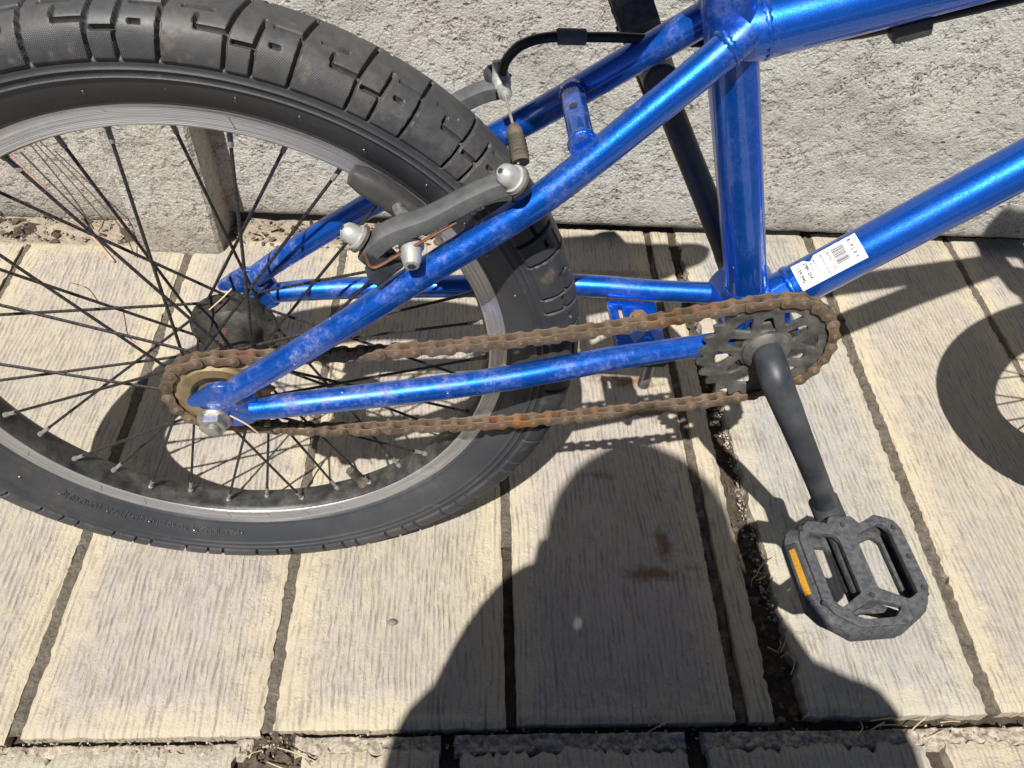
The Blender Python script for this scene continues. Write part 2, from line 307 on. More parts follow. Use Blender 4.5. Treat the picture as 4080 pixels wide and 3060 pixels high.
def concrete_material(name, ca, cb, cp, shift=(0, 0, 0)):
    n = NT(name); co = n.map((1, 1, 1), shift)
    big = n.noise(4.5, 5, .62, co); mid = n.noise(38, 6, .70, co, .3); fine = n.noise(150, 8, .74, co, .4); v = n.voro(46, n.map((1, 1, 1.7), shift))
    c = n.mix(n.ramp(big, [(.38, 0), (.62, 1)]), ca, cb)
    pk = n.math('MULTIPLY', n.ramp(n.noise(6.5, 4, .6, n.map((1, 1, 1.5), (4.1, 0, 2.3))), [(.47, 0), (.62, .55)]), n.ramp(mid, [(.35, .3), (.65, 1)]))
    c = n.mix(pk, c, cp)
    pit = n.math('MULTIPLY', n.ramp(v, [(.06, 1), (.20, 0)]), n.ramp(n.noise(24, 3, .6, co), [(.48, 0), (.62, 1)]))
    n1 = n.noise(70, 3, .55, co); n2 = n.noise(290, 4, .66, co); n3 = n.noise(800, 2, .6, co)
    mx = n.math('ADD', n.math('MULTIPLY', n1, .27), n.math('ADD', n.math('MULTIPLY', n2, .55), n.math('MULTIPLY', n3, .18)))
    den = n.ramp(n.noise(7, 5, .62, n.map((1, 1, 1.4), (7, 1, 3))), [(.36, .15), (.50, .55), (.62, 1)])
    crk = n.math('MULTIPLY', n.ramp(mx, [(.42, 1), (.46, 0)]), den); hi = n.ramp(mx, [(.50, 0), (.58, .6)])
    c = n.mix(hi, c, (.64, .63, .585)); c = n.mix(n.math('MULTIPLY', crk, .72), c, (.16, .155, .145))
    drk = n.ramp(n.noise(5, 6, .68, n.map((1, 1, 2.2), (1.3, 0, 8.1))), [(.50, 0), (.70, .6)]); c = n.mix(drk, c, (.25, .245, .23))
    low = n.ramp(n.n('ShaderNodeSeparateXYZ', Vector=n.co).outputs[2], [(.015, .55), (.07, 0)]); c = n.mix(n.math('MULTIPLY', low, n.ramp(mid, [(.35, .3), (.6, 1)])), c, (.20, .17, .14))
    deep = n.math('MULTIPLY', n.ramp(mx, [(.39, 1), (.425, 0)]), den); c = n.mix(n.math('MAXIMUM', deep, n.math('MULTIPLY', pit, .8)), c, (.05, .047, .042))
    h = n.math('ADD', n.math('MULTIPLY', n.ramp(n1, [(.36, 0), (.5, 1)]), .5), n.math('ADD', n.math('MULTIPLY', n2, .9), n.math('MULTIPLY', mid, .4))); h = n.math('SUBTRACT', h, n.math('MULTIPLY', pit, .8))
    n.out(base=c, rough=.92, spec=.2, normal=n.bump(h, 1.0, .0030)); return n.m
def dirt_material(name, a, b, sc=60):
    n = NT(name); m = n.noise(sc, 6, .7); f = n.noise(sc*9, 4, .7); v = n.voro(sc*2.2)
    c = n.mix(n.ramp(m, [(.35, 0), (.68, 1)]), a, b); c = n.mix(n.ramp(f, [(.5, 0), (.75, .6)]), c, tuple(x*.35 for x in a))
    n.out(base=c, rough=.95, spec=.15, normal=n.bump(n.math('ADD', m, n.math('MULTIPLY', n.math('ADD', f, v), .4)), .9, .006)); return n.m

BLUE = paint_material(); TYRE = tyre_material(); RUB = rubber_material('black_rubber'); RUST = rust_material(); ALU = rim_material()
SPOKE = simple('blackened_spoke_steel', (.045, .043, .045), .34, .75, .3, 90, .45, (.14, .12, .10))
BLKP = simple('worn_black_paint', (.032, .037, .047), .46, .0, .3, 40, .35, (.13, .12, .11), .12, .0003)
BLKM = simple('black_hub_enamel', (.03, .03, .03), .5, .3, .3, 60, .6, (.12, .10, .08), .4, .0006)
RINGM = simple('worn_black_chainring_steel', (.085, .083, .078), .48, .25, .35, 70, .55, (.13, .115, .095), .35, .0004)
PLAS = simple('grey_black_plastic', (.075, .079, .086), .6, 0, .25, 60, .55, (.16, .155, .145), .35, .0005)
PEDM = simple('dusty_pedal_plastic', (.050, .056, .070), .62, 0, .3, 240, .8, (.150, .138, .115), .5, .0007, dimple=900)
STEEL = simple('zinc_plated_steel', (.42, .41, .40), .38, .9, .25, 140, .5, (.20, .17, .13), .4, .0004)
CAPM = simple('silver_bolt_metal', (.50, .50, .49), .42, .55, .15, 120, .45, (.3, .28, .25), .15, .0003)
ALLOYG = simple('grey_cast_alloy', (.46, .46, .45), .5, .55, .15, 90, .2, (.3, .28, .25), .3, .0004)
COGM = simple('tan_plated_sprocket', (.27, .205, .115), .5, .55, .25, 80, .55, (.17, .13, .085), .4, .0004)
RUSTB = simple('rusty_bolt', (.23, .14, .075), .7, .3, .35, 160, 0, bump=.5)
BOOT = simple('dusty_rubber_boot', (.075, .062, .05), .75, 0, .3, 90, .6, (.20, .165, .125), .4)
CABLE = simple('black_cable_housing', (.012, .012, .012), .35, 0, .2, 60)
WIRE = simple('bare_cable_wire', (.50, .47, .42), .45, .7, .2, 300)
COPPER = simple('reddish_spring_wire', (.30, .14, .07), .45, .6, .25, 120)
PAPER = simple('white_paper_label', (.82, .82, .84), .55, 0, .05, 40, bump=.05)
INK_SHADE = simple('black_print_and_hole_shade', (.03, .03, .035), .7, 0, .1, 40, bump=.0)  # print, and the black that paints shade into bolt sockets and the bridge bore
REDINK = simple('rust_brown_print', (.16, .07, .035), .8, 0, .2, 90, bump=.0)
AMBER = simple('amber_reflector', (.58, .29, .015), .25, 0, .35, 900, bump=.8, bd=.001)
STRAW = simple('dry_straw', (.52, .40, .25), .8, 0, .3, 60, bump=.2)
PSTEM = simple('pale_pink_dry_stem', (.45, .30, .24), .8, 0, .3, 60, bump=.2)
LEAF = simple('dead_leaf_fragments', (.085, .064, .047), .9, 0, .5, 90, bump=.3)
CHIP = simple('broken_concrete_chips', (.42, .365, .295), .95, 0, .5, 230, bump=.8, bd=.002)
STONE = simple('grey_pebble', (.22, .2, .18), .85, 0, .3, 60, bump=.4, bd=.001)
SADM = simple('black_saddle_vinyl', (.02, .02, .022), .45, 0, .2, 40)
DIRT = dirt_material('dark_joint_soil', (.060, .048, .038), (.115, .092, .070)); MORT = dirt_material('grey_brown_mortar', (.135, .118, .096), (.235, .205, .165), 110)
SOIL = dirt_material('pale_gritty_soil', (.34, .28, .21), (.46, .40, .32), 70)
SLAB = [slab_material('wood_grain_slab_buff', (.400, .362, .340), (.430, .388, .315), (.500, .442, .320), (0, 0, 0)),
        slab_material('wood_grain_slab_lilac', (.410, .368, .360), (.415, .380, .325), (.490, .432, .320), (3.3, 1.1, 0)),
        slab_material('wood_grain_slab_grey', (.365, .360, .355), (.395, .375, .335), (.455, .415, .325), (6.1, 2.9, 0))]
WALLM = concrete_material('rough_grey_concrete', (.42, .415, .395), (.48, .47, .435), (.40, .325, .31))
POSTM = concrete_material('rough_grey_post_concrete', (.41, .39, .34), (.47, .45, .39), (.38, .31, .27), (3, 2, 1))

# ------------------------------------------------------------------ ground and paving
V, F = [], []
gx = np.array([-30, -6, -1.2, -.6]+list(np.linspace(-.5, 1.3, 91))+[1.6, 2.5, 8, 30]); gy = np.array([-30, -6, -1.5, -.6]+list(np.linspace(-.45, .60, 60))+[.8, 2, 8, 30])
X, Y = np.meshgrid(gx, gy, indexing='ij'); Z = -.016+.007*(fbm(X*25, Y*25, 3)-.5)
Z = np.where(Y > .43, -.006+.016*(fbm(X*40, Y*40, 5)-.45), Z); Z = np.where(Y > .62, -.004, Z)
tag(gridmesh('ground', np.stack([X, Y, Z], -1), DIRT), kind='structure')
pav = gridmesh('pavement', np.stack(np.meshgrid(np.linspace(-.95, 1.6, 40), np.linspace(-1.7, -.42, 30), indexing='ij')+[None], 0)[:2].transpose(1, 2, 0) if False else
               np.stack([*np.meshgrid(np.linspace(-2, 2.6, 12), np.linspace(-1.9, .44, 12), indexing='ij'), np.full((12, 12), -.030)], -1), MORT)
tag(pav, kind='structure')
X, Y = np.meshgrid(np.linspace(-1.2, .26, 160), np.linspace(.40, .53, 30), indexing='ij')
tag(gridmesh('soil_strip', np.stack([X, Y, -.010+.012*fbm(X*45, Y*45, 5)+.004*fbm(X*200, Y*200, 6, 2)-.03*np.clip((.425-Y)/.02, 0, 1)], -1), SOIL), kind='structure')
def slab(x0, x1, y0, y1, mat, seed, z=0.0, rag=(.0012, .0012, .0012, .0012), res=.004, tilt=(0, 0)):
    """x0/x1 = (near, far) x of the left and right edge; rag = raggedness of left, right, near, far edge"""
    nx = max(14, int((x1[0]-x0[0])/res)); ny = int((y1-y0)/res)
    t = np.linspace(0, 1, nx); t = np.concatenate([[0, 0], t*.0+t, [1, 1]]); s = np.linspace(0, 1, ny); s = np.concatenate([[0, 0], s, [1, 1]])
    T, Sg = np.meshgrid(t, s, indexing='ij')
    rg = lambda q, k, a, f=90: a*((fbm(q*f, np.full_like(q, seed*3.7+k), seed+k, 5)-.5)*4)
    yy = y0+(y1-y0)*Sg; xl = x0[0]+(x0[1]-x0[0])*Sg; xr = x1[0]+(x1[1]-x1[0])*Sg
    xl = xl+np.abs(rg(yy, 1, rag[0])); xr = xr-np.abs(rg(yy, 2, rag[1])); xx = xl+(xr-xl)*T
    yn = y0+np.abs(rg(xx, 3, rag[2])); yf = y1-np.abs(rg(xx, 4, rag[3])); yy = yn+(yf-yn)*Sg
    e = np.minimum(np.minimum(xx-xl, xr-xx), np.minimum(yy-yn, yf-yy))
    zz = z+.0011*(fbm(xx*14+seed, yy*9, seed, 3)-.5)+tilt[0]*(xx-(x0[0]+x1[0])/2)+tilt[1]*(yy-(y0+y1)/2)
    zz = zz-.0022*np.clip(1-e/.004, 0, 1)**2-.0016*np.clip(1-e/.006, 0, 1)*(fbm(xx*160, yy*160, seed+9, 3) > .52)
    for ax in (0, 1):
        for q in (0, -1):
            sl = [slice(None)]*2; sl[ax] = q; zz[tuple(sl)] = -.034; 
    o = gridmesh('slab', np.stack([xx, yy, zz], -1), mat, pav, attr={'edged': e}, ang=50); return o
y0 = -.196
slab((-.64, -.64), (-.409, -.409), -.210, .428, SLAB[0], 1)
slab((-.405, -.400), (-.2005, -.1955), -.207, .430, SLAB[0], 2, rag=(.0012, .0015, .0014, .003))
slab((-.190, -.186), (.0112, .0110), -.203, .448, SLAB[1], 3, rag=(.0012, .0025, .0014, .003))
slab((.0195, .0185), (.2235, .2235), -.199, .466, SLAB[0], 4, rag=(.0022, .0010, .0014, .004))
slab((.2330, .2330), (.4330, .4428), -.196, .4945, SLAB[1], 5, z=.001)
slab((.4455, .452), (.4700, .478), -.196, .4945, SLAB[0], 6, rag=(.0007, .0022, .001, .001), z=.0005)
slab((.4985, .4885), (.6735, .684), -.193, .506, SLAB[2], 7, rag=(.0055, .0025, .002, .001), z=.0015)
slab((.6865, .698), (.895, .905), -.191, .503, SLAB[0], 8, rag=(.0025, .001, .002, .001))
slab((.904, .915), (1.115, 1.12), -.190, .505, SLAB[1], 9)
slab((1.125, 1.13), (1.33, 1.34), -.190, .505, SLAB[0], 10)
for i, (a, b, m) in enumerate(((-.66, -.335, 2), (-.325, -.006, 2), (.046, .1655, 1), (.181, .384, 2), (.3995, .607, 2), (.6205, .83, 0), (.842, 1.05, 1))):
    slab((a, a), (b, b), -.62, -.2085 if i < 2 else -.2130, SLAB[m], 20+i, z=-.004+.001*(i % 3), rag=(.005, .005, .001, .0085))
for i, (a, b, m) in enumerate(((-.70, -.45, 0), (-.44, -.21, 1), (-.2, .03, 0), (.04, .27, 2), (.28, .5, 1), (.51, .73, 0), (.74, .97, 2), (.98, 1.2, 0))):
    slab((a, a), (b, b), -1.25, -.632, SLAB[m], 40+i, z=-.003, res=.012)
# mortar left standing in the tight joints, nearly flush on the left
def strip(name, xs, ya, yb, z, mat, amp=.003, seed=0, n=170, m=7):
    s = np.linspace(0, 1, n); t = np.linspace(0, 1, m); T, Q = np.meshgrid(t, s, indexing='ij'); yy = ya+(yb-ya)*Q
    xa = xs[0][0]+(xs[0][1]-xs[0][0])*Q; xb = xs[1][0]+(xs[1][1]-xs[1][0])*Q; xx = xa+(xb-xa)*T
    zz = z+amp*2*(fbm(xx*170, yy*60, seed, 4)-.5)-.0025*(2*T-1)**2
    return gridmesh(name, np.stack([xx, yy, zz], -1), mat, pav)
strip('mortar_joint', ((-.412, -.407), (-.402, -.397)), -.2, .43, -.003, MORT, seed=1)
strip('mortar_joint', ((-.206, -.2), (-.187, -.183)), -.2, .44, -.0025, MORT, seed=2)
strip('mortar_joint', ((.006, .006), (.024, .023)), -.2, .46, -.003, MORT, seed=3)
strip('mortar_joint', ((.222, .222), (.235, .235)), -.02, .49, -.0025, MORT, seed=4)
strip('mortar_joint', ((.222, .222), (.235, .235)), -.196, -.02, -.008, DIRT, seed=5)
strip('mortar_joint', ((.432, .441), (.447, .454)), -.196, .49, -.006, MORT, .009, seed=6)
strip('mortar_joint', ((.672, .683), (.69, .70)), -.19, .50, -.0045, MORT, .009, seed=7)
strip('mortar_joint', ((.893, .903), (.906, .917)), -.19, .50, -.004, MORT, seed=8)
# loose rubble and leaf litter packed in the open joints
def litter(name, n, box, zr, mat, sz, label, seed, flat=.35, shape=None):
    r = random.Random(seed); V, F = [], []
    for i in range(n):
        x = r.uniform(box[0], box[1]); y = r.uniform(box[2], box[3])
        if shape: x = shape(x, y, r)
        z = r.uniform(*zr); s = sz*r.uniform(.4, 1.4); R = Matrix.Rotation(r.uniform(0, 6.3), 3, 'Z') @ Matrix.Rotation(r.gauss(0, .7), 3, 'X') @ Matrix.Rotation(r.gauss(0, .5), 3, 'Y')
        b = len(V); k = r.choice((4, 5, 6))
        ring = [Vector((math.cos(6.283*j/k)*r.uniform(.6, 1.2), math.sin(6.283*j/k)*r.uniform(.5, 1), 0)) for j in range(k)]
        for h in (-1, 1):
            for p in ring: V.append(Vector((x, y, z))+R @ (Vector((p.x*s*(1 if h < 0 else .7), p.y*s*(1 if h < 0 else .7), h*s*flat*.5))))
        F.append(tuple(b+j for j in range(k))[::-1]); F.append(tuple(b+k+j for j in range(k)))
        F += [(b+j, b+(j+1) % k, b+k+(j+1) % k, b+k+j) for j in range(k)]
    o = mesh(name, V, F, mat); return tag(o, label, 'litter', kind='stuff')
X, Y = np.meshgrid(np.linspace(-.5, 1.1, 1100), np.linspace(-.222, -.1925, 26), indexing='ij')
yc_ = -.1985-.0035*fbm(X*9, X*0, 71, 3); top_ = np.clip((yc_-Y)/.0025, 0, 1)*np.clip((Y+.221)/.004, 0, 1)
Zb = -.020+(.0152+.010*(fbm(X*170, Y*170, 72, 4)-.5)+.006*(fbm(X*45, Y*45, 75, 2)-.5))*top_
hole_ = np.clip(1-np.abs(X-.022)/.022, 0, 1)+np.clip(1-np.abs(X-.392)/.010, 0, 1)+np.clip(1-np.abs(X-.172)/.008, 0, 1); Zb = np.where((hole_ > .2) & (Y < -.2), -.024, Zb)
Zb = np.where((X < -.01) & (Y > -.2075), -.024, Zb)
tag(gridmesh('concrete_rubble', np.stack([X, Y, Zb], -1), CHIP, sm=False), 'crumbling concrete edge along the joint between the two slab rows', 'rubble', kind='stuff')
litter('loose_crumbs', 900, (-.35, .95, -.2185, -.1995), (-.0095, -.0035), CHIP, .0016, 'loose pale crumbs on the joint between the slab rows', 1, .35)
litter('dry_leaf_litter', 420, (0, 1, -.196, .49), (-.018, -.007), LEAF, .0046, 'dark leaf litter packed into the open joint beside the narrow slab', 2, .12,
       lambda x, y, r: r.uniform(.474, .499) + (.010*(y-.0)/.5 if True else 0) if r.random() < .7 else r.uniform(.434, .447))
litter('broken_slab_crumbs', 300, (.486, .504, -.10, .17), (-.012, -.003), CHIP, .0019, 'flaking crumbs at the broken edge of the grey slab', 3, .3)
litter('gritty_gravel', 500, (-.55, .24, .43, .490), (-.004, .003), STONE, .0026, 'pale grit and dead leaves heaped at the foot of the concrete wall', 4, .6)
litter('wall_foot_leaves', 150, (-.55, .24, .43, .486), (-.002, .005), LEAF, .006, 'brown leaf scraps lying at the foot of the concrete wall', 6, .1)
litter('joint_crumbs', 260, (.0, .045, -.225, -.2), (-.018, -.008), LEAF, .005, 'dark crumbs in the hole between two slabs of the front row', 5, .25)

# ------------------------------------------------------------------ precast concrete wall
wall = empty('concrete_wall'); tag(wall, 'rough grey precast concrete wall behind the bicycle', 'wall')
def panel(x0, x1, z0, z1, yf, th, mat, seed, res=.008, name='panel'):
    xs = np.linspace(x0, x1, int((x1-x0)/res)); zs = np.linspace(z0, z1, int((z1-z0)/res)); xs = np.concatenate([[x0], xs, [x1]]); zs = np.concatenate([[z0], zs, [z1]])
    X, Z = np.meshgrid(xs, zs, indexing='ij'); e = np.minimum(np.minimum(X-x0, x1-X), np.minimum(Z-z0, z1-Z))
    Yv = yf-.004*(fbm(X*6, Z*6, seed, 3)-.5)-.0022*(fbm(X*60, Z*60, seed+5, 3)-.5)+.006*np.clip(1-e/.008, 0, 1)**2+.003*np.clip(1-e/.02, 0, 1)*fbm(X*90, Z*90, seed+3, 2)
    for ax in (0, 1):
        for q in (0, -1):
            sl = [slice(None)]*2; sl[ax] = q; Yv[tuple(sl)] = yf+th
    return gridmesh(name, np.stack([X, Yv, Z], -1), mat, wall, ang=50)
panel(-.205, 1.75, .015, 1.15, .478, .05, WALLM, 1)
panel(-1.9, -.20, -.01, 1.15, .482, .05, concrete_material('brown_stained_concrete', (.33, .305, .27), (.41, .385, .34), (.34, .265, .235), (5, 3, 2)), 2)
bx = [(-.262, .437), (-.251, .416), (-.1500, .4140), (-.1450, .419), (-.1450, .60), (-.262, .60)]
zz = np.linspace(-.02, 1.25, 120); P = []
for z in zz:
    row = []
    for i in range(len(bx)):
        a, b = np.array(bx[i]), np.array(bx[(i+1) % len(bx)])
        for t in np.linspace(0, 1, 10, endpoint=False):
            q = a+(b-a)*t; row.append((q[0]+.0016*(fbm(q[1:2]*70+i, np.array([z*70]), 4)[0]-.5), q[1]-.0035*(fbm(q[:1]*40, np.array([z*40]), 8)[0]-.5), z))
    P.append(row)
gridmesh('post', np.array(P), POSTM, wall, closev=True, ang=40)

# ------------------------------------------------------------------ the bicycle (bike frame: x forward, y to its left side, z up, origin at the rear axle)
BIKE = empty('bicycle'); tag(BIKE, 'blue bicycle with a rusty chain and knobbly black tyres leaning by the concrete wall', 'bicycle')
BIKE.matrix_world = Matrix(((.9988, -.0498, -.0022, 0), (.0499, .9978, .0443, 0), (0, -.0443, .9990, .2655), (0, 0, 0, 1)))
B = BIKE; BB = np.array((.403, 0, .0371))
# ---- tyre: real grooves cut in a moulded section
def tyre_mesh(name, parent, cx=0.0, fine=True):
    Rm, ra, rb, ex = .2425, .0245, .0268, 2.5
    b = np.linspace(-math.pi/2, math.pi/2, 400); cb = np.abs(np.cos(b))**(2/ex); sb = np.sign(np.sin(b))*np.abs(np.sin(b))**(2/ex)
    r = Rm+ra*cb; y = rb*sb; L = np.concatenate([[0], np.cumsum(np.hypot(np.diff(r), np.diff(y)))]); L -= L[-1]/2; vmax = L[-1]
    nv = 112 if fine else 40; v = np.linspace(-vmax, vmax, nv); rt = np.interp(v, L, r); yt = np.interp(v, L, y)
    vy = lambda yy: float(np.interp(yy, y, L))
    nrm = np.stack([np.gradient(rt, v), np.gradient(yt, v)], 1); nrm /= np.linalg.norm(nrm, axis=1)[:, None]; nr, ny_ = nrm[:, 1], -nrm[:, 0]
    per = 128 if fine else 10; th = np.linspace(0, 15, per, endpoint=False)   # degrees within one pitch of the pattern
    k = .267*math.pi/180; segs = []
    sl = lambda yy: -(yy+.026)*57    # slant of the cross grooves
    def cross(d, ya, yb, va=None): segs.append((d+sl(ya), va if va is not None else vy(ya), d+sl(yb), vy(yb), .00095))
    def long(d0, d1, yy, wd=.00075): segs.append((d0+sl(yy), vy(yy), d1+sl(yy), vy(yy), wd))
    def half():
        cross(0, -.026, -.0222, -vmax*1.1); cross(0, -.0208, .0135); long(0, 3.4, -.0206); cross(3.6, -.0186, -.0160); long(2.3, 5.3, -.0118)
        cross(-3.2, -.026, -.0240, -vmax*1.1); cross(-3.2, -.0231, -.0105); long(-3.2, -.8, -.0231)
        cross(-7.6, -.026, -.0145, -vmax*1.1); cross(-7.6, -.0126, .0125); long(-7.5, -4.4, -.0126); long(-4.8, -5.7, -.0212)
    half(); near = list(segs); segs.clear(); half(); far = [(-(d0)+7.3, -v0, -(d1)+7.3, -v1, wd) for d0, v0, d1, v1, wd in segs if True]
    far = [s for s in far if not (min(s[1], s[3]) < -.004)] 
    TH, VV = np.meshgrid(th, v, indexing='ij'); g = np.zeros_like(TH)
    base = 63.44
    for d0, v0, d1, v1, wd in near+far:
        for sh in (-15, 0, 15):
            px = (TH-(base % 15)-d0-sh+7.5) % 360; px = np.where(px > 180, px-360, px)-7.5; px = px*k; py = VV-v0; qx = (d1-d0)*k; qy = v1-v0
            tt = np.clip((px*qx+py*qy)/(qx*qx+qy*qy+1e-12), 0, 1); d = np.hypot(px-tt*qx, py-tt*qy)
            g = np.maximum(g, np.clip((wd+.00065-d)/.0011, 0, 1))
    g = g*g*(3-2*g)
    edge = np.clip((vmax-.0006-np.abs(VV))/.0016, 0, 1)                    # the tread band ends in a step on the sidewall
    hgt = .0018*edge-.0042*g*edge
    g = np.tile(g, (24, 1)); hgt = np.tile(hgt, (24, 1)); n = 24*per; TH = np.arange(n)/n*2*math.pi
    # sidewalls from bead to shoulder with two moulded rings
    ns = 48 if fine else 24; q = np.linspace(0, 1, ns)[:-1]
    rs = .2105+(rt[0]-.2105)*q; ysd = -.0118-(rb-.0118)*np.sin(q*math.pi/2)**.9; ysd = ysd-.0011*np.exp(-((rs-.2335)/.0008)**2)-.0011*np.exp(-((rs-.2385)/.0008)**2)-.0009*np.exp(-((rs-.2135)/.001)**2)
    R = np.concatenate([np.tile(rs, (n, 1)), rt[None]+nr[None]*hgt, np.tile(rs[::-1], (n, 1))], 1)
    Yv = np.concatenate([np.tile(ysd, (n, 1)), yt[None]+ny_[None]*hgt, np.tile(-ysd[::-1], (n, 1))], 1)
    m = R.shape[1]; z0 = np.zeros((n, ns-1)); hat = np.tile(np.clip((np.abs(v)-.55*vmax)/(.15*vmax), 0, 1)[None], (n, 1))*(1-g); band = np.tile(((rs > .2343) & (rs < .2377)).astype(float), (n, 1))
    # flat spot where it carries the bike
    P = np.stack([R*np.cos(TH)[:, None]+cx, Yv, R*np.sin(TH)[:, None]], -1)
    at = {'groove': np.concatenate([z0, g, z0], 1), 'tread': np.concatenate([z0, 1-g, z0], 1), 'theta': np.tile(TH[:, None], (1, m)), 'vee': np.tile(np.concatenate([-.1+rs, v, .1+rs[::-1]])[None], (n, 1)), 'hatch': np.concatenate([band, hat, band[:, ::-1]], 1)}
    return gridmesh(name, P, TYRE, parent, closeu=True, attr=at, ang=60)
TY = tyre_mesh('tyre', B)
def arctext(name, txt, size, parent, r0, a0, y, mat, ext):
    """lettering round the sidewall, tops outwards, clockwise from angle a0 (degrees)"""
    def xf(c):
        a = rad(a0)-c.x/r0; rr = r0+c.y; t = (rr-.2105)/(.2425-.2105); yy = -.0118-(.0268-.0118)*math.sin(max(0, min(1, t))*math.pi/2)**.9
        return Vector((rr*math.cos(a), yy-.00012-max(c.z, 0), rr*math.sin(a)))
    return textmesh(name, txt, size, mat, parent, xf, ext)
arctext('sidewall_lettering', 'MAX. INFLATE TO 40 psi (280 kPa) MAX. LOAD 60 kg', .0068, TY, .2195, -98, 0, RUB, .0009)
# moulding whiskers
for i in range(30):
    a = rad(-20+i*9.7+random.uniform(-1.5, 1.5)); r0 = .2235+random.uniform(-.002, .002)
    p = np.array([r0*math.cos(a), -.0205, r0*math.sin(a)]); q = p+np.array([random.uniform(-.001, .001), -.0030, random.uniform(.003, .006)])
    tube('moulding_whisker', [p, (p+q)/2+[0, -.0005, 0], q], .00042, STEEL, TY, 5)
# ---- rim
prof = [(-.0125, .2125), (-.0132, .2120), (-.0128, .2105), (-.0125, .1995), (-.0118, .1985), (-.0075, .1965), (0, .1958), (.0075, .1965), (.0118, .1985), (.0125, .1995), (.0128, .2105), (.0132, .2120), (.0125, .2125), (.0110, .2120), (.0108, .2030), (-.0108, .2030), (-.0110, .2120)]
def rim_mesh(name, parent, cx=0, n=160, mat=None):
    a = np.arange(n)/n*2*math.pi; P = np.array([[(cx+r*math.cos(t), y, r*math.sin(t)) for y, r in prof] for t in a])
    o = gridmesh(name, P, mat or ALU, parent, closeu=True, closev=True, ang=32); return o
RIMO = rim_mesh('rim', B)
NIPM = simple('dull_nipple_brass', (.26, .25, .235), .5, .4, .3, 200, .4)
RIMB = simple('black_anodised_rim', (.030, .031, .033), .42, .3, .25, 60, .55, (.13, .12, .10), .3)
RIMO.data.materials.append(RIMB)
nsec = len(prof)
for p in RIMO.data.polygons:
    if (p.index % nsec) in (4, 5, 6, 7): p.material_index = 1
for i in range(36):                                                       # wear-indicator scratches on the brake track
    a = rad(8+10*i+random.uniform(-1, 1))
    if random.random() < .5: continue
    d = np.array([math.cos(a), 0, math.sin(a)]); e = np.array([math.cos(a+.02), 0, math.sin(a+.02)])
    tube('brake_track_mark', [d*.2015+[0, -.01255, 0], e*.2085+[0, -.01275, 0]], .00022, INK_SHADE, RIMO, 4)
av = rad(-63.5); VD = Vector((math.cos(av), 0, math.sin(av)))
VAL = lathe('valve_stem', [(0, .0055), (.004, .0050), (.006, .0040), (.014, .0040), (.0145, .0043), (.024, .0043), (.0245, .0028), (.0255, .0028)], VD*.1965, -VD, BOOT, RIMO, 18)
# ---- spokes with nipples
def spoke_pair(base):
    v, f = sweep([(0, 0, 0), (0, 0, 1)], .00115, 8); me = bpy.data.meshes.new('spoke'); me.from_pydata([tuple(p) for p in v], [], f); smooth(me, 40); me.materials.append(SPOKE)
    q = lathe('nipple', [(0, .0017), (.009, .0017), (.0095, .0024), (.0125, .0024), (.013, .0016)], (0, 0, 0), (0, 0, 1), NIPM, None, 8); mn = q.data; bpy.data.objects.remove(q)
    return me, mn
SPM, NPM = spoke_pair(0)
def spokes(parent, cx=0.0, nip=True):
    for i in range(36):
        a = rad(8.6+10*i); side = -1 if i % 2 else 1; lead = 1 if ((i+1)//2) % 2 else -1
        fl = .0335 if side > 0 else .030; yf = .0305 if side > 0 else -.0250
        ah = a+lead*rad(61); pr = Vector((cx+.1965*math.cos(a), side*.0022, .1965*math.sin(a))); ph = Vector((cx+fl*.86*math.cos(ah), yf+(.0016 if lead > 0 else -.0016), fl*.86*math.sin(ah)))
        d = pr-ph; o = bpy.data.objects.new('spoke', SPM); link(o, parent)
        o.matrix_local = Matrix.Translation(ph) @ d.to_track_quat('Z', 'Y').to_matrix().to_4x4() @ Matrix.Diagonal((1, 1, d.length, 1))
        if nip:
            k = bpy.data.objects.new('nipple', NPM); link(k, o); k.matrix_local = Matrix.Translation((0, 0, 1-.0125/d.length)) @ Matrix.Diagonal((1, 1, 1/d.length, 1))
spokes(B)
# ---- hub, freewheel, axle
Yax = (0, 1, 0)
HUB = lathe('hub', [(-.036, .010), (-.034, .0175), (-.0295, .0175), (-.0285, .030), (-.0245, .030), (-.0225, .021), (-.016, .0180), (.018, .0180), (.025, .022), (.0285, .0335), (.0325, .0335), (.0335, .020), (.040, .0175), (.046, .013), (.052, .0115)], (0, 0, 0), Yax, BLKM, B, 40)
for i in range(9):
    a = 6.283*i/9; lathe('spoke_head', [(0, .0026), (.0012, .0024), (.002, .001)], (.029*math.cos(a), .0324, .029*math.sin(a)), (0, 1, 0), SPOKE, HUB, 8)
    lathe('spoke_head', [(0, .0026), (.0012, .0024), (.002, .001)], (.029*math.cos(a+.35), .0286, .029*math.sin(a+.35)), (0, -1, 0), SPOKE, HUB, 8)
textmesh('hub_lettering', 'Junwei', .0085, REDINK, HUB, lambda c: Vector((-.0181*math.sin(-(c.y-.003)/.0181)*-1*-1, -.012+c.x, .0181*math.cos((c.y-.003)/.0181))) , 0)
AX = lathe('axle', [(-.0760, .0043), (-.0755, .0050), (.072, .0047), (.0725, .0043)], (0, 0, 0), Yax, STEEL, B, 16)
for i in range(9): lathe('thread_ridge', [(0, .0046), (.0003, .0054), (.0006, .0048)], (0, -.0752+i*.0007, 0), Yax, STEEL, AX, 16)
def nut(y, s, parent):
    o = plate('axle_nut', hexnut(.0096), [], .0075, .0008, STEEL, parent, lambda c: Vector((c.x, y+s*.0037+c.z, c.y)))
    lathe('washer', [(-.0018, .0118), (.0, .0118), (.0014, .0104)], (0, y, 0), (0, s, 0), STEEL, o, 28); return o
nut(-.0655, -1, B); nut(.0655, 1, B)
CY = -.039                                                                # chain line
COG_R = .0369; NT_C = 18
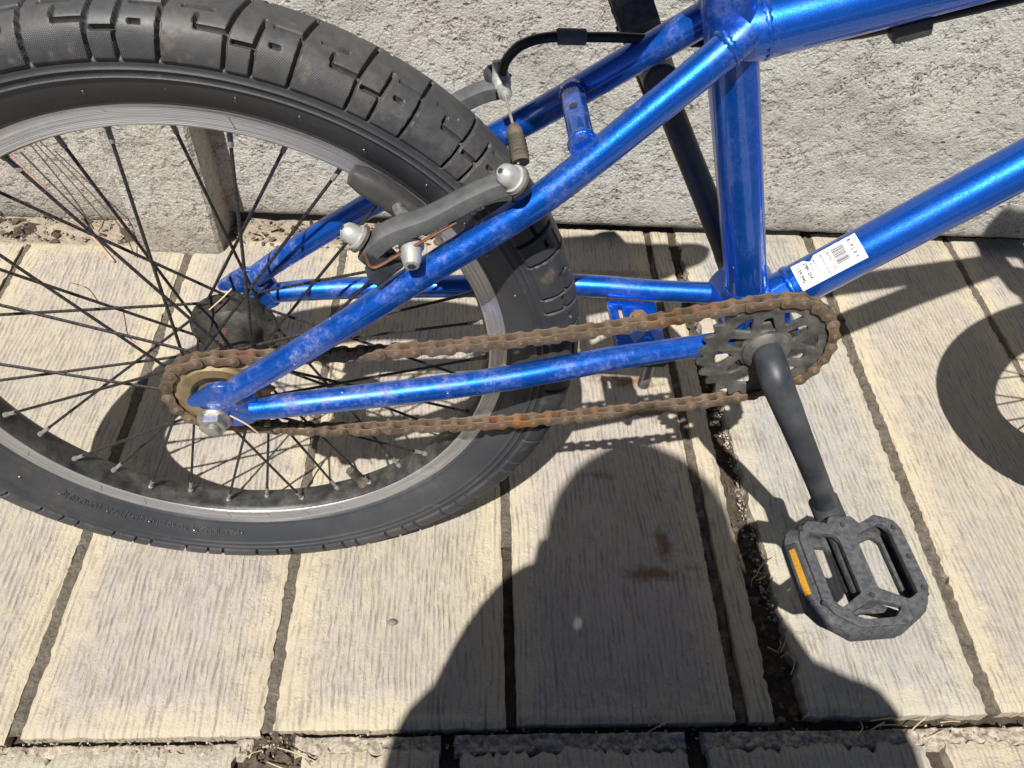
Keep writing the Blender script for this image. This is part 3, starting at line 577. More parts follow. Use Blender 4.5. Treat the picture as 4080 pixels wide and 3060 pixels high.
def teeth(R, n, tip, root, a0=0):
    out = []
    for i in range(n):
        a = a0+2*math.pi*i/n; st = 2*math.pi/n
        for f, r in ((-.5, root), (-.40, root+.0004), (-.26, root+.0022), (-.12, tip-.0008), (0, tip), (.12, tip-.0008), (.26, root+.0022), (.40, root+.0004)):
            out.append((r*math.cos(a+f*st), r*math.sin(a+f*st)))
    return out
FW = plate('freewheel', teeth(COG_R, 18, COG_R+.0030, COG_R-.0042, .1), [circle2(.0205, 48)], .0030, .0003, COGM, B, lambda c: Vector((c.x, CY+c.z, c.y)))
lathe('freewheel_ring', [(-.0425, .0205), (-.0425, .0275), (-.0405, .0296), (-.037, .0300), (-.031, .0300), (-.031, .0205)], (0, 0, 0), Yax, COGM, FW, 48)
plate('freewheel_core', circle2(.0207, 40), [roundpoly([(.0155*math.cos(a), .0155*math.sin(a)) for a in np.linspace(0, 6.283, 17)[:-1]], .001)], .006, .0004, BLKM, FW, lambda c: Vector((c.x, -.0395+c.z, c.y)))
lathe('lock_cone', [(-.058, .0068), (-.050, .0068), (-.049, .0105), (-.036, .0105)], (0, 0, 0), Yax, BLKM, FW, 24)
# ---- chain: links laid along the measured path
g = .0592
def quad(x0, z0, a, k, s): return np.stack([x0+s*math.cos(a)-k*s*s*math.sin(a), z0+s*math.sin(a)+k*s*s*math.cos(a)], -1)
up = quad(.1026, .0389, .0562, .3652, np.linspace(-.095, .286, 60)); lo = quad(.0879, -.0457, -.0003, .288, np.linspace(.285, -.035, 50))
RR = .0498; ar = np.radians(np.linspace(94, -88, 40)); ring = np.stack([BB[0]+RR*np.cos(ar), BB[2]+RR*np.sin(ar)], -1)
ac = np.radians(np.linspace(-108, -262, 34)); cog = np.stack([COG_R*np.cos(ac), COG_R*np.sin(ac)], -1)
path = np.vstack([up, ring, lo, cog, up[:1]])
for _ in range(6): path[1:-1] = .25*path[:-2]+.5*path[1:-1]+.25*path[2:]
seg = np.hypot(*np.diff(path, axis=0).T); cum = np.concatenate([[0], np.cumsum(seg)]); Ltot = cum[-1]
NL = int(round(Ltot/.0127/2))*2; pitch = Ltot/NL
i0 = int(np.argmin(np.hypot(*(path[:60]-np.array([.1026, .0389])).T))); s0 = cum[i0]
pin = np.stack([np.interp((s0+np.arange(NL+1)*pitch) % Ltot, cum, path[:, j]) for j in (0, 1)], -1)
def link_outline(R, wst):
    o = []; p = .0127
    for a in np.linspace(90, 270, 11): o.append((R*math.cos(rad(a)), R*math.sin(rad(a))))
    o += [(p*.28, -wst*1.06), (p*.5, -wst), (p*.72, -wst*1.06)]
    for a in np.linspace(-90, 90, 11): o.append((p+R*math.cos(rad(a)), R*math.sin(rad(a))))
    o += [(p*.72, wst*1.06), (p*.5, wst), (p*.28, wst*1.06)]; return o
def make_link(outer):
    me = None; parts = []
    ys = (.0036, -.0036) if outer else (.0024, -.0024)
    for y in ys: parts.append(plate('p', link_outline(.0049 if outer else .0047, .0036), [], .0011, .0002, RUST, None, lambda c, y=y: Vector((c.x, y+c.z, c.y))))
    for x in (0, .0127):
        if outer: parts.append(lathe('p', [(-.0052, .0012), (-.0048, .0018), (.0048, .0018), (.0052, .0012)], (x, 0, 0), Yax, RUST, None, 10))
        else: parts.append(lathe('p', [(-.0019, .0038), (.0019, .0038)], (x, 0, 0), Yax, RUST, None, 12))
    if outer:
        for x in (0, .0127): parts.append(lathe('p', [(-.0046, .0027), (-.0043, .0029), (-.004, .0029)], (x, 0, 0), Yax, RUST, None, 12))
    bm = bmesh.new()
    for p in parts: bm.from_mesh(p.data); bpy.data.objects.remove(p)
    me = bpy.data.meshes.new('outer_link' if outer else 'inner_link'); bm.to_mesh(me); bm.free(); me.materials.append(RUST); smooth(me, 35); return me
LO, LI = make_link(True), make_link(False)
CH = empty('chain', B)
for i in range(NL):
    a, b = pin[i], pin[(i+1) % NL]; d = b-a; an = math.atan2(d[1], d[0]); outer = i % 2 == 0
    o = bpy.data.objects.new('outer_link' if outer else 'inner_link', LO if outer else LI); link(o, CH)
    o.matrix_local = Matrix.Translation((a[0], CY+random.uniform(-.0004, .0004), a[1])) @ Matrix.Rotation(-an, 4, 'Y') @ Matrix.Rotation(random.gauss(0, .02), 4, 'X') @ Matrix.Diagonal((np.hypot(*d)/.0127, 1, 1, 1))
# ---- chainring, cranks, bottom bracket
holes = []
for i in range(6):
    a = rad(60*i+14)
    pp = lambda r, t: (r*math.cos(a+rad(t)), r*math.sin(a+rad(t)))
    holes.append(roundpoly([pp(.0375, -13.5), pp(.0388, 0), pp(.0375, 13.5), pp(.0245, 0)], .0024))
    pp = lambda r, t: (r*math.cos(a+rad(30+t)), r*math.sin(a+rad(30+t)))
    holes.append(roundpoly([pp(.0200, -17), pp(.0206, 0), pp(.0200, 17), pp(.0335, 5), pp(.0335, -5)], .0022))
a_t = 1.778+math.pi/24.5
RING = plate('chainring', teeth(RR, 25, .0524, .0470, a_t), holes, .0028, .0004, RINGM, B, lambda c: Vector((BB[0]+c.x, CY+c.z, BB[2]+c.y)), 2)
lathe('crank_washer', [(-.0015, .0185), (.001, .0185), (.0035, .0165), (.005, .013)], (BB[0], CY-.0018, BB[2]), (0, -1, 0), RINGM, RING, 32)
cpts = [(.403, -.028, .0371), (.402, -.044, .0385), (.4015, -.058, .0378), (.4035, -.0665, .0330), (.4085, -.0710, .0240), (.4180, -.0755, .0085), (.4335, -.0790, -.0170), (.4500, -.0820, -.0440), (.4680, -.0850, -.0740), (.4810, -.0872, -.0960), (.4860, -.0880, -.1045)]
crad = [.0112, .0112, .0114, .0116, .0112, .0108, .0102, .0098, .0096, .0094, .0092]
cc = catmull(np.hstack([cpts, np.array(crad)[:, None]]), 8)
CR = tube('crank_arm', cc[:, :3], cc[:, 3], BLKP, B, 24)
lathe('pedal_boss', [(-.012, .0105), (-.0105, .0125), (.0105, .0125), (.012, .0105)], (.4890, -.0885, -.1110), Yax, BLKP, CR, 24)
mir = cc.copy(); mir[:, 0] = 2*BB[0]-cc[:, 0]; mir[:, 2] = 2*BB[2]-cc[:, 2]; mir[:, 1] = -cc[:, 1]
CL = tube('crank_arm', mir[:, :3], mir[:, 3], BLKP, B, 24)
lathe('pedal_boss', [(-.012, .0105), (-.0105, .0125), (.0105, .0125), (.012, .0105)], (2*BB[0]-.4890, .0885, 2*BB[2]+.1110), Yax, BLKP, CL, 24)
SH = lathe('bottom_bracket_shell', [(-.0335, .0255), (-.0330, .0270), (.0330, .0270), (.0335, .0255)], BB, Yax, BLUE, B, 48)
for s in (-1, 1): lathe('bearing_cup', [(.0325, .0235), (.0345, .0250), (.0365, .0240), (.038, .016), (.040, .013)], BB, (0, s, 0), BLKM, SH, 36)
# ---- frame tubes
stx = lambda z: .4008-.3436*(z-.037)
tube('seat_tube', [(stx(z), 0, z) for z in (.052, .10, .18, .26, .322)], .0152, BLUE, B, 36)
tube('seat_clamp', [(stx(z), 0, z) for z in (.300, .302, .320, .322)], [.0165, .0175, .0175, .0165], BLKP, B, 32)
tube('seat_post', [(stx(z), 0, z) for z in (.30, .385)], .0127, BLKP, B, 24)
DTp = [(.408, 0, .0465), (.4346, 0, .0689), (.5544, 0, .1708), (.70, 0, .2945), (.842, 0, .402)]
tube('down_tube', DTp, .0165, BLUE, B, 40)
tube('top_tube', [(.330, 0, .2525), (.3459, 0, .2572), (.4634, 0, .2925), (.64, 0, .346), (.832, 0, .404)], .0172, BLUE, B, 40)
tube('head_tube', [(.866, 0, .315), (.864, 0, .322), (.831, 0, .436), (.829, 0, .442)], [.0175, .0185, .0185, .0175], BLUE, B, 32)
stay = np.array([(.0155, -.0620, .0255, .0082), (.045, -.0620, .0480, .0088), (.0966, -.0600, .0854, .0090), (.155, -.0535, .1275, .0093), (.2204, -.0450, .1727, .0096), (.2906, -.0285, .2302, .0099), (.3198, -.0205, .2549, .0100), (.3285, -.0170, .2625, .0098)])
cs = np.array([(.0270, -.0620, .0078, .0080), (.055, -.0615, .0110, .0088), (.0896, -.0600, .0141, .0090), (.145, -.0565, .0180, .0092), (.200, -.0520, .0222, .0093), (.250, -.0465, .0278, .0093), (.2912, -.0400, .0320, .0090), (.335, -.0335, .0350, .0086), (.385, -.0270, .0372, .0086)])
cs[-4:, 2] -= np.array([0, .001, .003, .003])
drop = [(-.0150, .0185), (-.0128, .0138), (-.0060, .0075), (-.0120, .0052), (-.0145, -.0005), (-.0120, -.0062), (.0060, -.0088), (.0175, -.0085), (.0300, -.0035), (.0345, .0060), (.0320, .0180), (.0290, .0260), (.0195, .0310), (.0090, .0345), (.0020, .0310)]
drop = [(-.0155, .0180), (-.0135, .0132), (-.006, .0128), (.0000, .0118), (.0068, .0095), (.0085, .0030), (.0060, -.0055), (.0110, -.0090), (.0200, -.0085), (.0300, -.0035), (.0345, .0055), (.0320, .0180), (.0280, .0270), (.0190, .0325), (.0080, .0350), (-.0020, .0290)]
for s in (1, -1):
    m = stay.copy(); m[:, 1] *= s; q = catmull(m, 10); tube('seat_stay', q[:, :3], q[:, 3], BLUE, B, 28)
    m = cs.copy(); m[:, 1] *= s; q = catmull(m, 10); tube('chain_stay', q[:, :3], q[:, 3], BLUE, B, 28)
    plate('dropout', roundpoly(drop, .004), [], .0052, .0007, BLUE, B, lambda c, s=s: Vector((c.x, -s*.0612+c.z, c.y)), 2)
# brake bridge between the stays, with a black disc painting the shade of its bore
BRI = tube('stay_bridge', [(.2435, -.036, .2005), (.2450, 0, .1998), (.2465, .036, .1995)], .0078, BLUE, B, 28)
lathe('bridge_hole_shade', [(0, .0026), (.0006, .0026)], (.2419, .0016, .2070), (-.45, 0, .9), INK_SHADE, BRI, 16)
# weld beads round the tube joints
def weld(p, d, r, parent=B, rr=.0013, n=46, seed=0, name='weld_bead'):
    d = Vector(d).normalized(); q = d.to_track_quat('Z', 'Y').to_matrix(); rn = random.Random(seed); P = []
    for i in range(n):
        a = 2*math.pi*i/n; row = []; k = rr*(1+.28*math.sin(i*math.pi*.9+rn.uniform(-.4, .4)))
        for j in range(8):
            b = 2*math.pi*j/8; v = Vector(((r-.0007+k*math.cos(b))*math.cos(a), (r+k*math.cos(b))*math.sin(a), k*1.9*math.sin(b))); row.append(Vector(p)+q @ v)
        P.append(row)
    return gridmesh(name, np.array([[tuple(x) for x in r_] for r_ in P]), BLUE, parent, closeu=True, closev=True)
weld((.3190, -.0205, .2545), (.62, .17, .52), .0102, seed=1); weld((.3190, .0205, .2545), (.62, -.17, .52), .0102, seed=2)
weld((.3440, 0, .2566), (.96, 0, .29), .0168, seed=3); weld((stx(.066), 0, .066), (-.33, 0, .94), .0152, seed=4); weld((.4280, 0, .0632), (.76, 0, .65), .0166, seed=5)
weld((.3815, -.0275, .0345), (1, .12, .05), .0088, seed=6); weld((.3815, .0275, .0345), (1, -.12, .05), .0088, seed=7)
weld((.2440, -.0290, .2002), (0, 1, 0), .0080, seed=8, rr=.0016); weld((.2462, .0290, .1995), (0, 1, 0), .0080, seed=9, rr=.0016)
# ---- kickstand mounting plate between the chain stays
KP = plate('kickstand_plate', roundpoly([(.2945, -.030), (.3330, -.027), (.3345, .027), (.2950, .030)], .004), [roundpoly([(.3025, .008), (.3060, .008), (.3060, .022), (.3025, .022)], .0015)], .004, .0008, BLUE, B, lambda c: Vector((c.x, c.y, .0235+c.z)))
lathe('bolt_head', [(0, .0085), (.002, .0085), (.0026, .0066), (.0060, .0062), (.0068, .0045)], (.3165, .006, .0255), (0, 0, 1), RUSTB, KP, 6)
bevel_box('clamp_block', (.040, .042, .014), .004, BLKP, KP, Matrix.Translation((.319, -.004, .0085)))
lathe('bolt_shank', [(0, .0050), (-.044, .0050), (-.0455, .0040)], (.3310, -.004, .004), (0, 0, 1), STEEL, KP, 18)
# ---- pedals
def pedal(parent_sign):
    s = parent_sign; P0 = Vector((.4895, -.0885, -.1118)) if s > 0 else Vector((2*BB[0]-.4895, .0885, 2*BB[2]+.1118))
    tl = rad(3) if s > 0 else rad(118)
    def xf(c, dz=0):   # pedal x = bike forward, pedal y = outwards along the spindle
        x, y, z = c.x, c.y, c.z+dz; X = x*math.cos(tl)-z*math.sin(tl); Zv = x*math.sin(tl)+z*math.cos(tl)
        return Vector((P0.x+X*1.0, P0.y-s*y, P0.z+Zv))
    out = [(-.027, .0165), (-.012, .0205), (-.009, .0150), (.010, .0150), (.015, .0225), (.030, .0150), (.044, .0215), (.0475, .030), (.0475, .082), (.0400, .097), (.018, .1105), (-.018, .1105), (-.034, .098), (-.0395, .088), (-.0395, .032), (-.036, .024)]
    h1 = roundpoly([(-.031, .027), (-.0105, .031), (-.0070, .036), (-.0070, .083), (-.026, .094), (-.031, .088)], .0022)
    h2 = roundpoly([(.0075, .035), (.012, .031), (.032, .0235), (.037, .029), (.037, .086), (.028, .091), (.0075, .080)], .0022)
    h3 = roundpoly([(-.001, .089), (.020, .096), (.012, .1045), (-.012, .1045), (-.022, .099)], .003)
    body = plate('pedal', roundpoly(out, .0013), [h1, h2, h3], .0060, .0006, PEDM, B, lambda c: xf(c, .0105), 2)
    plate('lower_cage', roundpoly(out, .0013), [h1, h2, h3], .0060, .0006, PEDM, body, lambda c: xf(c, -.0105), 2)
    ro = roundpoly(out, .0013); cx_, cy_ = .003, .062
    sc_ = lambda k, kx: [((x-cx_)*kx*(1 if x > 0 else 1.17 if kx > 1.01 else 1)+cx_, (y-cy_)*k+cy_) for x, y in ro]
    rings = [(.0132, sc_(.985, .985)), (.0105, sc_(1.0, 1.0)), (.0045, sc_(1.035, 1.05)), (-.0045, sc_(1.035, 1.05)), (-.0105, sc_(1.0, 1.0)), (-.0132, sc_(.985, .985)), (-.0105, sc_(.93, .90)), (0, sc_(.95, .93)), (.0105, sc_(.93, .90))]
    G_ = np.array([[tuple(xf(Vector((x, y, z)))) for z, rg_ in rings for x, y in [rg_[i_]]] for i_ in range(len(ro))])
    gridmesh('side_wall', G_, PEDM, body, closeu=True, closev=True, ang=40)
    v, f = sweep([xf(Vector((0, .012, 0))), xf(Vector((0, .030, 0))), xf(Vector((0, .088, 0)))], [.0098, .0085, .0080], 20); mesh('barrel', v, f, PEDM, body, 35)
    v, f = sweep([xf(Vector((0, -.004, 0))), xf(Vector((0, .014, 0)))], [.0068, .0068], 16); mesh('spindle', v, f, STEEL, body, 35)
    for x, y in ((-.036, .0245), (0, .0235), (.041, .029), (.0425, .056), (.0425, .083), (0, .0862), (-.0395, .090)):
        q0 = xf(Vector((x, y, .0130))); q1 = xf(Vector((x, y, .0152))); v, f = sweep([q0, q1], [.0022, .0018], 8); mesh('traction_stud', v, f, BLKP, body, 30)
    for sx in (-1, 1):
        n_ = Matrix.Rotation(rad(-122.3) if sx < 0 else rad(0), 4, 'Y'); ct = Vector((-.0466, .060, .0080)) if sx < 0 else Vector((.0500, .060, -.0005)); rotm = Matrix.Rotation(-tl, 4, 'Y')
        bevel_box('reflector_holder', (.0022, .050, .0098), .0008, BLKP, body, Matrix.Translation(xf(ct)) @ rotm @ n_)
        bevel_box('reflector', (.0022, .040, .0052), .0006, AMBER, body, Matrix.Translation(xf(ct+(Vector((-.0004, 0, .0006)) if sx < 0 else Vector((.0006, 0, 0))))) @ rotm @ n_)
    return body
pedal(1); pedal(-1)
# ---- rear linear-pull brake
sd = Vector((.81, 0, .585)); na = Vector((-.585, 0, .81))
def stay_pt(x):
    return Vector((x, float(np.interp(x, stay[:, 0], stay[:, 1])), float(np.interp(x, stay[:, 0], stay[:, 2]))))
def brake(s):
    pv = Vector((.1235, -s*.0465, .1290)); 
    arm = catmull([(.1160, -s*.0550, .1400), (.1225, -s*.0555, .1480), (.1335, -s*.0555, .1570), (.1550, -s*.0555, .1665), (.1765, -s*.0550, .1795), (.1930, -s*.0545, .1880), (.2055, -s*.0540, .1905)], 6)
    rr = np.interp(np.linspace(0, 1, len(arm)), [0, .10, .45, .9, 1], [.0070, .0098, .0092, .0088, .0076])
    v, f = sweep(arm, rr*.80, 20, .80, up=(-.585, 0, .81), sq=True); A = mesh('brake_arm', v, f, PLAS, B, 38)
    lathe('pivot_bolt', [(0, .0078), (.0025, .0078), (.0027, .0062), (.0075, .0060), (.0105, .0048), (.0122, .0024)], Vector((.1170, -s*.0550, .1465))+na*.006, na*.95+Vector((-.35, 0, 0)), CAPM, A, 24)
    lathe('boss', [(-.012, .0070), (.006, .0082)], (.1215, -s*.0560, .1390), na, BLKP, A, 20)
    bevel_box('spring_bracket', (.022, .013, .011), .002, BLKP, A, Matrix.Translation((.1265, -s*.0560, .1310)) @ Matrix.Rotation(-.62, 4, 'Y') @ Matrix.Rotation(.25, 4, 'Z'))
    tube('spring_wire', catmull([(.1165, -s*.064, .148), (.1205, -s*.0640, .1370), (.135, -s*.0630, .145), (.152, -s*.0620, .1560), (.1700, -s*.060, .1670)], 6), .0010, COPPER, A, 6)
    for (p_, d_) in ((Vector((.1170, -s*.0550, .1465))+na*.006, na*.95+Vector((-.35, 0, 0))), (Vector((.2030, -s*.0560, .1925)), na*.9+Vector((-.25, -s*.35, 0)))):
        d_ = d_.normalized(); lathe('hex_socket_shade', [(0, .0017), (.0003, .0017)], p_+d_*(.0122 if p_.x < .15 else .0135), d_, INK_SHADE, A, 6)  # flat black disc paints the shade inside the bolt's socket
        lathe('bolt_washer', [(-.0012, .0088), (.0006, .0088)], p_, d_, BOOT, A, 24)
    # pad, its post and cap nut
    pd = np.array([(.150, -s*.0225, .1750), (.1605, -s*.0225, .1645), (.1720, -s*.0225, .1500)])
    pd = np.array([( .2055*math.cos(t), -s*.0225, .2055*math.sin(t)) for t in np.radians(np.linspace(58, 41, 9))])
    v, f = sweep(pd, [.0052, .0070, .0076, .0076, .0076, .0076, .0076, .0070, .0052], 20, 1.0, up=(0, 1, 0), sq=True); PD = mesh('brake_pad', v, f, RUB, A, 40)
    mid = pd[4]; v, f = sweep([mid, (.1455, -s*.052, .1520)], .0042, 14); mesh('pad_post', v, f, STEEL, PD, 35)
    lathe('cap_nut', [(0, .0078), (.002, .0078), (.003, .0064), (.012, .0057), (.0155, .0046), (.0160, .0024)], (.1435, -s*.0560, .1480), (0, -s, -.28), CAPM, PD, 24); lathe('hex_socket_shade', [(0, .0027), (.0003, .0027)], Vector((.1435, -s*.0560, .1480))+Vector((0, -s, -.28)).normalized()*.0159, (0, -s, -.28), INK_SHADE, PD, 6)  # the nut's socket is a black disc too, its shade put into the colour
    lathe('cable_bolt', [(0, .0080), (.003, .0080), (.0032, .0066), (.008, .0064), (.0115, .0052), (.0135, .0027)], Vector((.2030, -s*.0560, .1925)), na*.9+Vector((-.25, -s*.35, 0)), CAPM if s > 0 else BLKP, A, 24)
    return A
brake(1); brake(-1)
FA = B
NOO = tube('brake_noodle', catmull([(.2012, .036, .2063), (.2026, .033, .2177), (.2085, .031, .2272), (.2150, .030, .2318), (.2234, .030, .2344), (.2330, .030, .2357)], 8), .0031, CABLE, B, 14)
tube('noodle_ferrule', [(.2325, .030, .2357), (.2330, .030, .2358), (.2495, .030, .2358), (.2500, .030, .2358)], [.0040, .0047, .0047, .0040], PLAS, NOO, 18)
tube('cable_housing', catmull([(.2490, .030, .2358), (.275, .030, .2360), (.315, .026, .2362), (.345, .022, .2390), (.38, .012, .2470), (.42, .004, .2565), (.55, .000, .2945), (.70, .000, .3395), (.80, .002, .38)], 8), .0030, CABLE, B, 12)
lk = catmull([(.1985, .0390, .2160), (.2000, .0375, .2095), (.2012, .0345, .2050), (.2020, .0300, .2020)], 6)
v, f = sweep(lk, np.interp(np.linspace(0, 1, len(lk)), [0, .25, .6, 1], [.0036, .0045, .0062, .0050]), 14, .8); LK = mesh('noodle_link', v, f, ALLOYG, B, 35)
lathe('link_barrel', [(0, .0045), (.006, .0044), (.0065, .0028), (.0105, .0026)], (.2022, .0290, .2025), (.1, -.95, -.05), ALLOYG, LK, 18)
tube('inner_cable', [(.2024, .021, .2030), (.2033, .000, .2037), (.2049, -.015, .2014), (.2065, -.036, .1900)], .0009, WIRE, B, 8)
bt = np.linspace(0, 1, 40); bp = np.stack([.2049+.0032*bt, -.0135-.0215*bt, .2016-.0110*bt], 1)
tube('rubber_boot', bp, .0046+.0008*np.sin(bt*62)*((bt > .25) & (bt < .85))+.0006*bt-.0012*np.clip(1-bt/.12, 0, 1), BOOT, B, 18)
for i in range(7):   # frayed strands at the cable bolt
    a = Vector((.2065, -.040, .1880)); e = a+Vector((random.uniform(-.004, .006), -random.uniform(.006, .012), random.uniform(-.018, .006)))
    tube('cable_strand', catmull([a, (a+e)/2+Vector((random.uniform(-.003, .003), -.003, .002)), e], 5), .00055, BOOT, B, 5)
# cable stop under the top tube
bevel_box('cable_guide', (.022, .011, .011), .002, BLKP, B, Matrix.Translation((.432, .000, .2590)) @ Matrix.Rotation(-.29, 4, 'Y'))
# ---- price sticker wrapped on the down tube
dA = Vector(DTp[1]); dD = (Vector(DTp[2])-dA).normalized(); dN = Vector((-dD.z, 0, dD.x)); dS = Vector((0, -1, 0)); RS = .0165
ST0 = Vector((.4193, 0, .0560)); ST0 = dA+dD*((ST0-dA).dot(dD))
def stx_(u, v, h=.00035):
    """u along the tube from the lower end, v round the tube (metres) from its upper edge downwards"""
    a = v/RS+rad(-12); return ST0+dD*u+(dN*math.cos(a)+dS*math.sin(a))*(RS+h)
U0, U1, V0, V1 = .0175, .0665, .000, .0222
rs_ = random.Random(4); nu, nv_ = 44, 16; Pg = []
for i in range(nu):
    t = i/(nu-1); top = V0+(.0042 if .20 < t < .36 else 0)*math.sin((t-.20)/.16*math.pi)+rs_.uniform(0, .0004); row = []
    for j in range(nv_): row.append(tuple(stx_(U0+(U1-U0)*t, top+(V1-top)*j/(nv_-1), .0004+.0001*math.sin(i*.9)*(j < 3))))
    Pg.append(row)
STK = gridmesh('price_sticker', np.array(Pg), PAPER, B)
def lab(txt, u, v, size, bold=.0001):   # text runs down round the tube
    textmesh('print', txt, size, INK_SHADE, STK, lambda c: stx_(u+c.y, v+c.x, .00075), 0, bold)
lab('R I P L E Y', U1-.0070, .0030, .0036); lab('37891254', U0+.0088, .0036, .0033, .00010); lab('139.990', U0+.0030, .0050, .0038); lab('BICICLETA Y', U0+.0155, .0048, .0020, .00003); lab('ARO 20', U0+.0128, .0060, .0018, .00003); lab('NORTON INC ESTRATO', U0+.0215, .0030, .0017, .00003); lab('2003745217254', U0+.0262, .0038, .0022, .00003); lab('1', U0+.0036, .0028, .0034)
V, F = [], []; vv = .0042; rb_ = random.Random(11)
while vv < .0165:
    wd = rb_.choice((.00018, .0003, .00045)); b = len(V)
    for k in range(2):
        for q in (U0+.0295, U0+.0385): V.append(stx_(q, vv+k*wd, .00075))
    F.append((b, b+1, b+3, b+2)); vv += wd+rb_.choice((.00018, .0003, .00042))
mesh('barcode', V, F, INK_SHADE, STK)
V, F = [], []
for (ua, ub, va, vb) in ((U0+.0020, U0+.0022, .0030, .0180), (U0+.0075, U0+.0077, .0030, .0180), (U0+.0020, U0+.0077, .0178, .0180)):
    b = len(V); n_ = 8
    for k in range(n_+1):
        for q in (ua, ub): V.append(stx_(q, va+(vb-va)*k/n_, .00075))
    F += [(b+2*k, b+2*k+1, b+2*k+3, b+2*k+2) for k in range(n_)]
mesh('price_box', V, F, INK_SHADE, STK)
# ---- front half, out of frame but casting shadows into it
FX = .994
FT = tyre_mesh('tyre', B, FX, False); rim_mesh('rim', B, FX, 96); spokes(B, FX, False)
lathe('hub', [(-.05, .008), (-.034, .012), (-.032, .024), (-.029, .024), (-.026, .015), (.026, .015), (.029, .024), (.032, .024), (.034, .012), (.05, .008)], (FX, 0, 0), Yax, BLKM, B, 28)
for s in (-1, 1): tube('fork_blade', catmull([(FX, s*.054, -.002), (FX-.012, s*.054, .03), (.905, s*.052, .25), (.888, s*.046, .295), (.874, s*.028, .308)], 8), .0125, BLKP, B, 18)
tube('fork_crown', [(.874, -.040, .305), (.874, .040, .305)], .015, BLKP, B, 18); tube('steerer', [(.874, 0, .298), (.826, 0, .455)], .0145, BLKP, B, 20)
bevel_box('stem', (.075, .046, .040), .008, BLKP, B, Matrix.Translation((.848, 0, .475)) @ Matrix.Rotation(.2, 4, 'Y'))
for s in (-1, 1): tube('handlebar', catmull([(.872, 0, .484), (.870, s*.055, .484), (.862, s*.080, .500), (.835, s*.165, .640), (.828, s*.190, .655), (.800, s*.250, .660), (.780, s*.345, .664)], 8), .0112, BLKP, B, 16); tube('grip', [(.790, s*.235, .660), (.776, s*.352, .664)], .0155, RUB, B, 16)
tube('crossbar', [(.846, -.130, .585), (.846, .130, .585)], .0095, BLKP, B, 14)
# saddle
sp_ = []
for t in np.linspace(0, 1, 26):
    x = .160+.235*t; wd = np.interp(t, [0, .04, .12, .35, .55, .8, .95, 1], [.020, .066, .086, .080, .050, .030, .020, .004]); zt = .340+.112*t+.010*(1-t)**2; row = []
    for a in np.linspace(0, 2*math.pi, 20, endpoint=False):
        row.append((x, wd*math.copysign(abs(math.cos(a))**.8, math.cos(a)), zt+(.010 if math.sin(a) > 0 else .020)*math.sin(a)))
    sp_.append(row)
gridmesh('saddle', np.array(sp_), SADM, B, closev=True)

# ------------------------------------------------------------------ dry plant stems, straw, pebbles
def stem(name, pts, r, mat, label, n=6):
    return tag(tube(name, catmull(pts, n), r, mat, None, 6), label, 'stem')
stem('dry_stem', [(-.40, .455, .150), (-.372, .452, .090), (-.345, .448, .035), (-.315, .43, .006), (-.28, .39, .004)], .0016, PSTEM, 'pinkish dry plant stem leaning against the wall behind the rear wheel')
stem('dry_stem', [(-.372, .470, .140), (-.352, .462, .100), (-.333, .455, .050), (-.322, .45, .008)], .0009, LEAF, 'thin dark dry stem with a curled tip beside the concrete post')
stem('dry_stem', [(-.352, .468, .132), (-.318, .455, .085), (-.275, .43, .030), (-.255, .40, .004)], .0008, LEAF, 'long thin dark stem slanting down past the concrete post')
stem('dry_stem', [(-.325, .35, .004), (-.30, .335, .010), (-.275, .31, .006), (-.25, .30, .012), (-.225, .255, .004), (-.19, .235, .003)], .0006, PSTEM, 'fine curly dry stem lying on the slabs behind the rear wheel')
for i in range(26):
    x, y, wh = random.choice([(.02, -.212, 'in the hole between two front-row slabs'), (.028, -.214, 'in the hole between two front-row slabs'), (.49, -.13, 'in the open joint beside the narrow slab'), (.487, -.05, 'in the open joint beside the narrow slab'), (.35, -.198, 'on the crumbling joint in the head shadow'), (.55, -.196, 'on the crumbling joint below the pedal'), (.62, -.20, 'on the crumbling joint below the pedal')]); a = random.uniform(0, 6.28); l = random.uniform(.012, .04)
    x += random.gauss(0, .008); y += random.gauss(0, .005); p = np.array([x, y, -.002+random.uniform(-.004, .002)]); q = p+np.array([math.cos(a)*l, math.sin(a)*l*.6, random.uniform(0, .006)])
    tag(tube('straw', catmull([p, (p+q)/2+[random.gauss(0, .003), 0, .003], q], 4), random.uniform(.0003, .0007), STRAW, None, 5), 'thin dry straw lying '+wh, 'straw', 'straws '+wh)
for i, (x, y, s, lb) in enumerate(((.117, -.103, .0035, 'small dark pebble on the buff slab in front of the rear tyre'), (.52, .175, .0018, 'tiny grey chip on the grey slab beside the chainring'), (.60, .02, .0022, 'tiny dark chip on the pale slab right of the crank'))):
    r_ = random.Random(i); bm = bmesh.new(); bmesh.ops.create_icosphere(bm, subdivisions=2, radius=s)
    for v in bm.verts: v.co = Vector((v.co.x*1.2, v.co.y*.9, v.co.z*.6))*r_.uniform(.85, 1.15)
    bmesh.ops.translate(bm, vec=(x, y, .001+s*.4), verts=bm.verts); me = bpy.data.meshes.new('pebble'); bm.to_mesh(me); bm.free(); me.materials.append(STONE); smooth(me); tag(link(bpy.data.objects.new('pebble', me)), lb, 'pebble')
# grass bits and fluff caught on the bicycle
for (p, q, m_, r_) in (((.012, -.066, .006), (.030, -.068, -.0155), STRAW, .0007), ((.006, .028, .042), (-.012, .02, .028), STRAW, .0006)):
    a, b = np.array(p), np.array(q); tag(tube('straw', catmull([a, (a+b)/2+[.002, -.001, .002], b], 5) @ np.array(BIKE.matrix_world.to_3x3()).T+np.array([0, 0, .2655]), r_, m_, None, 5), 'pale straw stuck at the rear axle of the blue bicycle', 'straw', 'straws stuck on the rear hub')

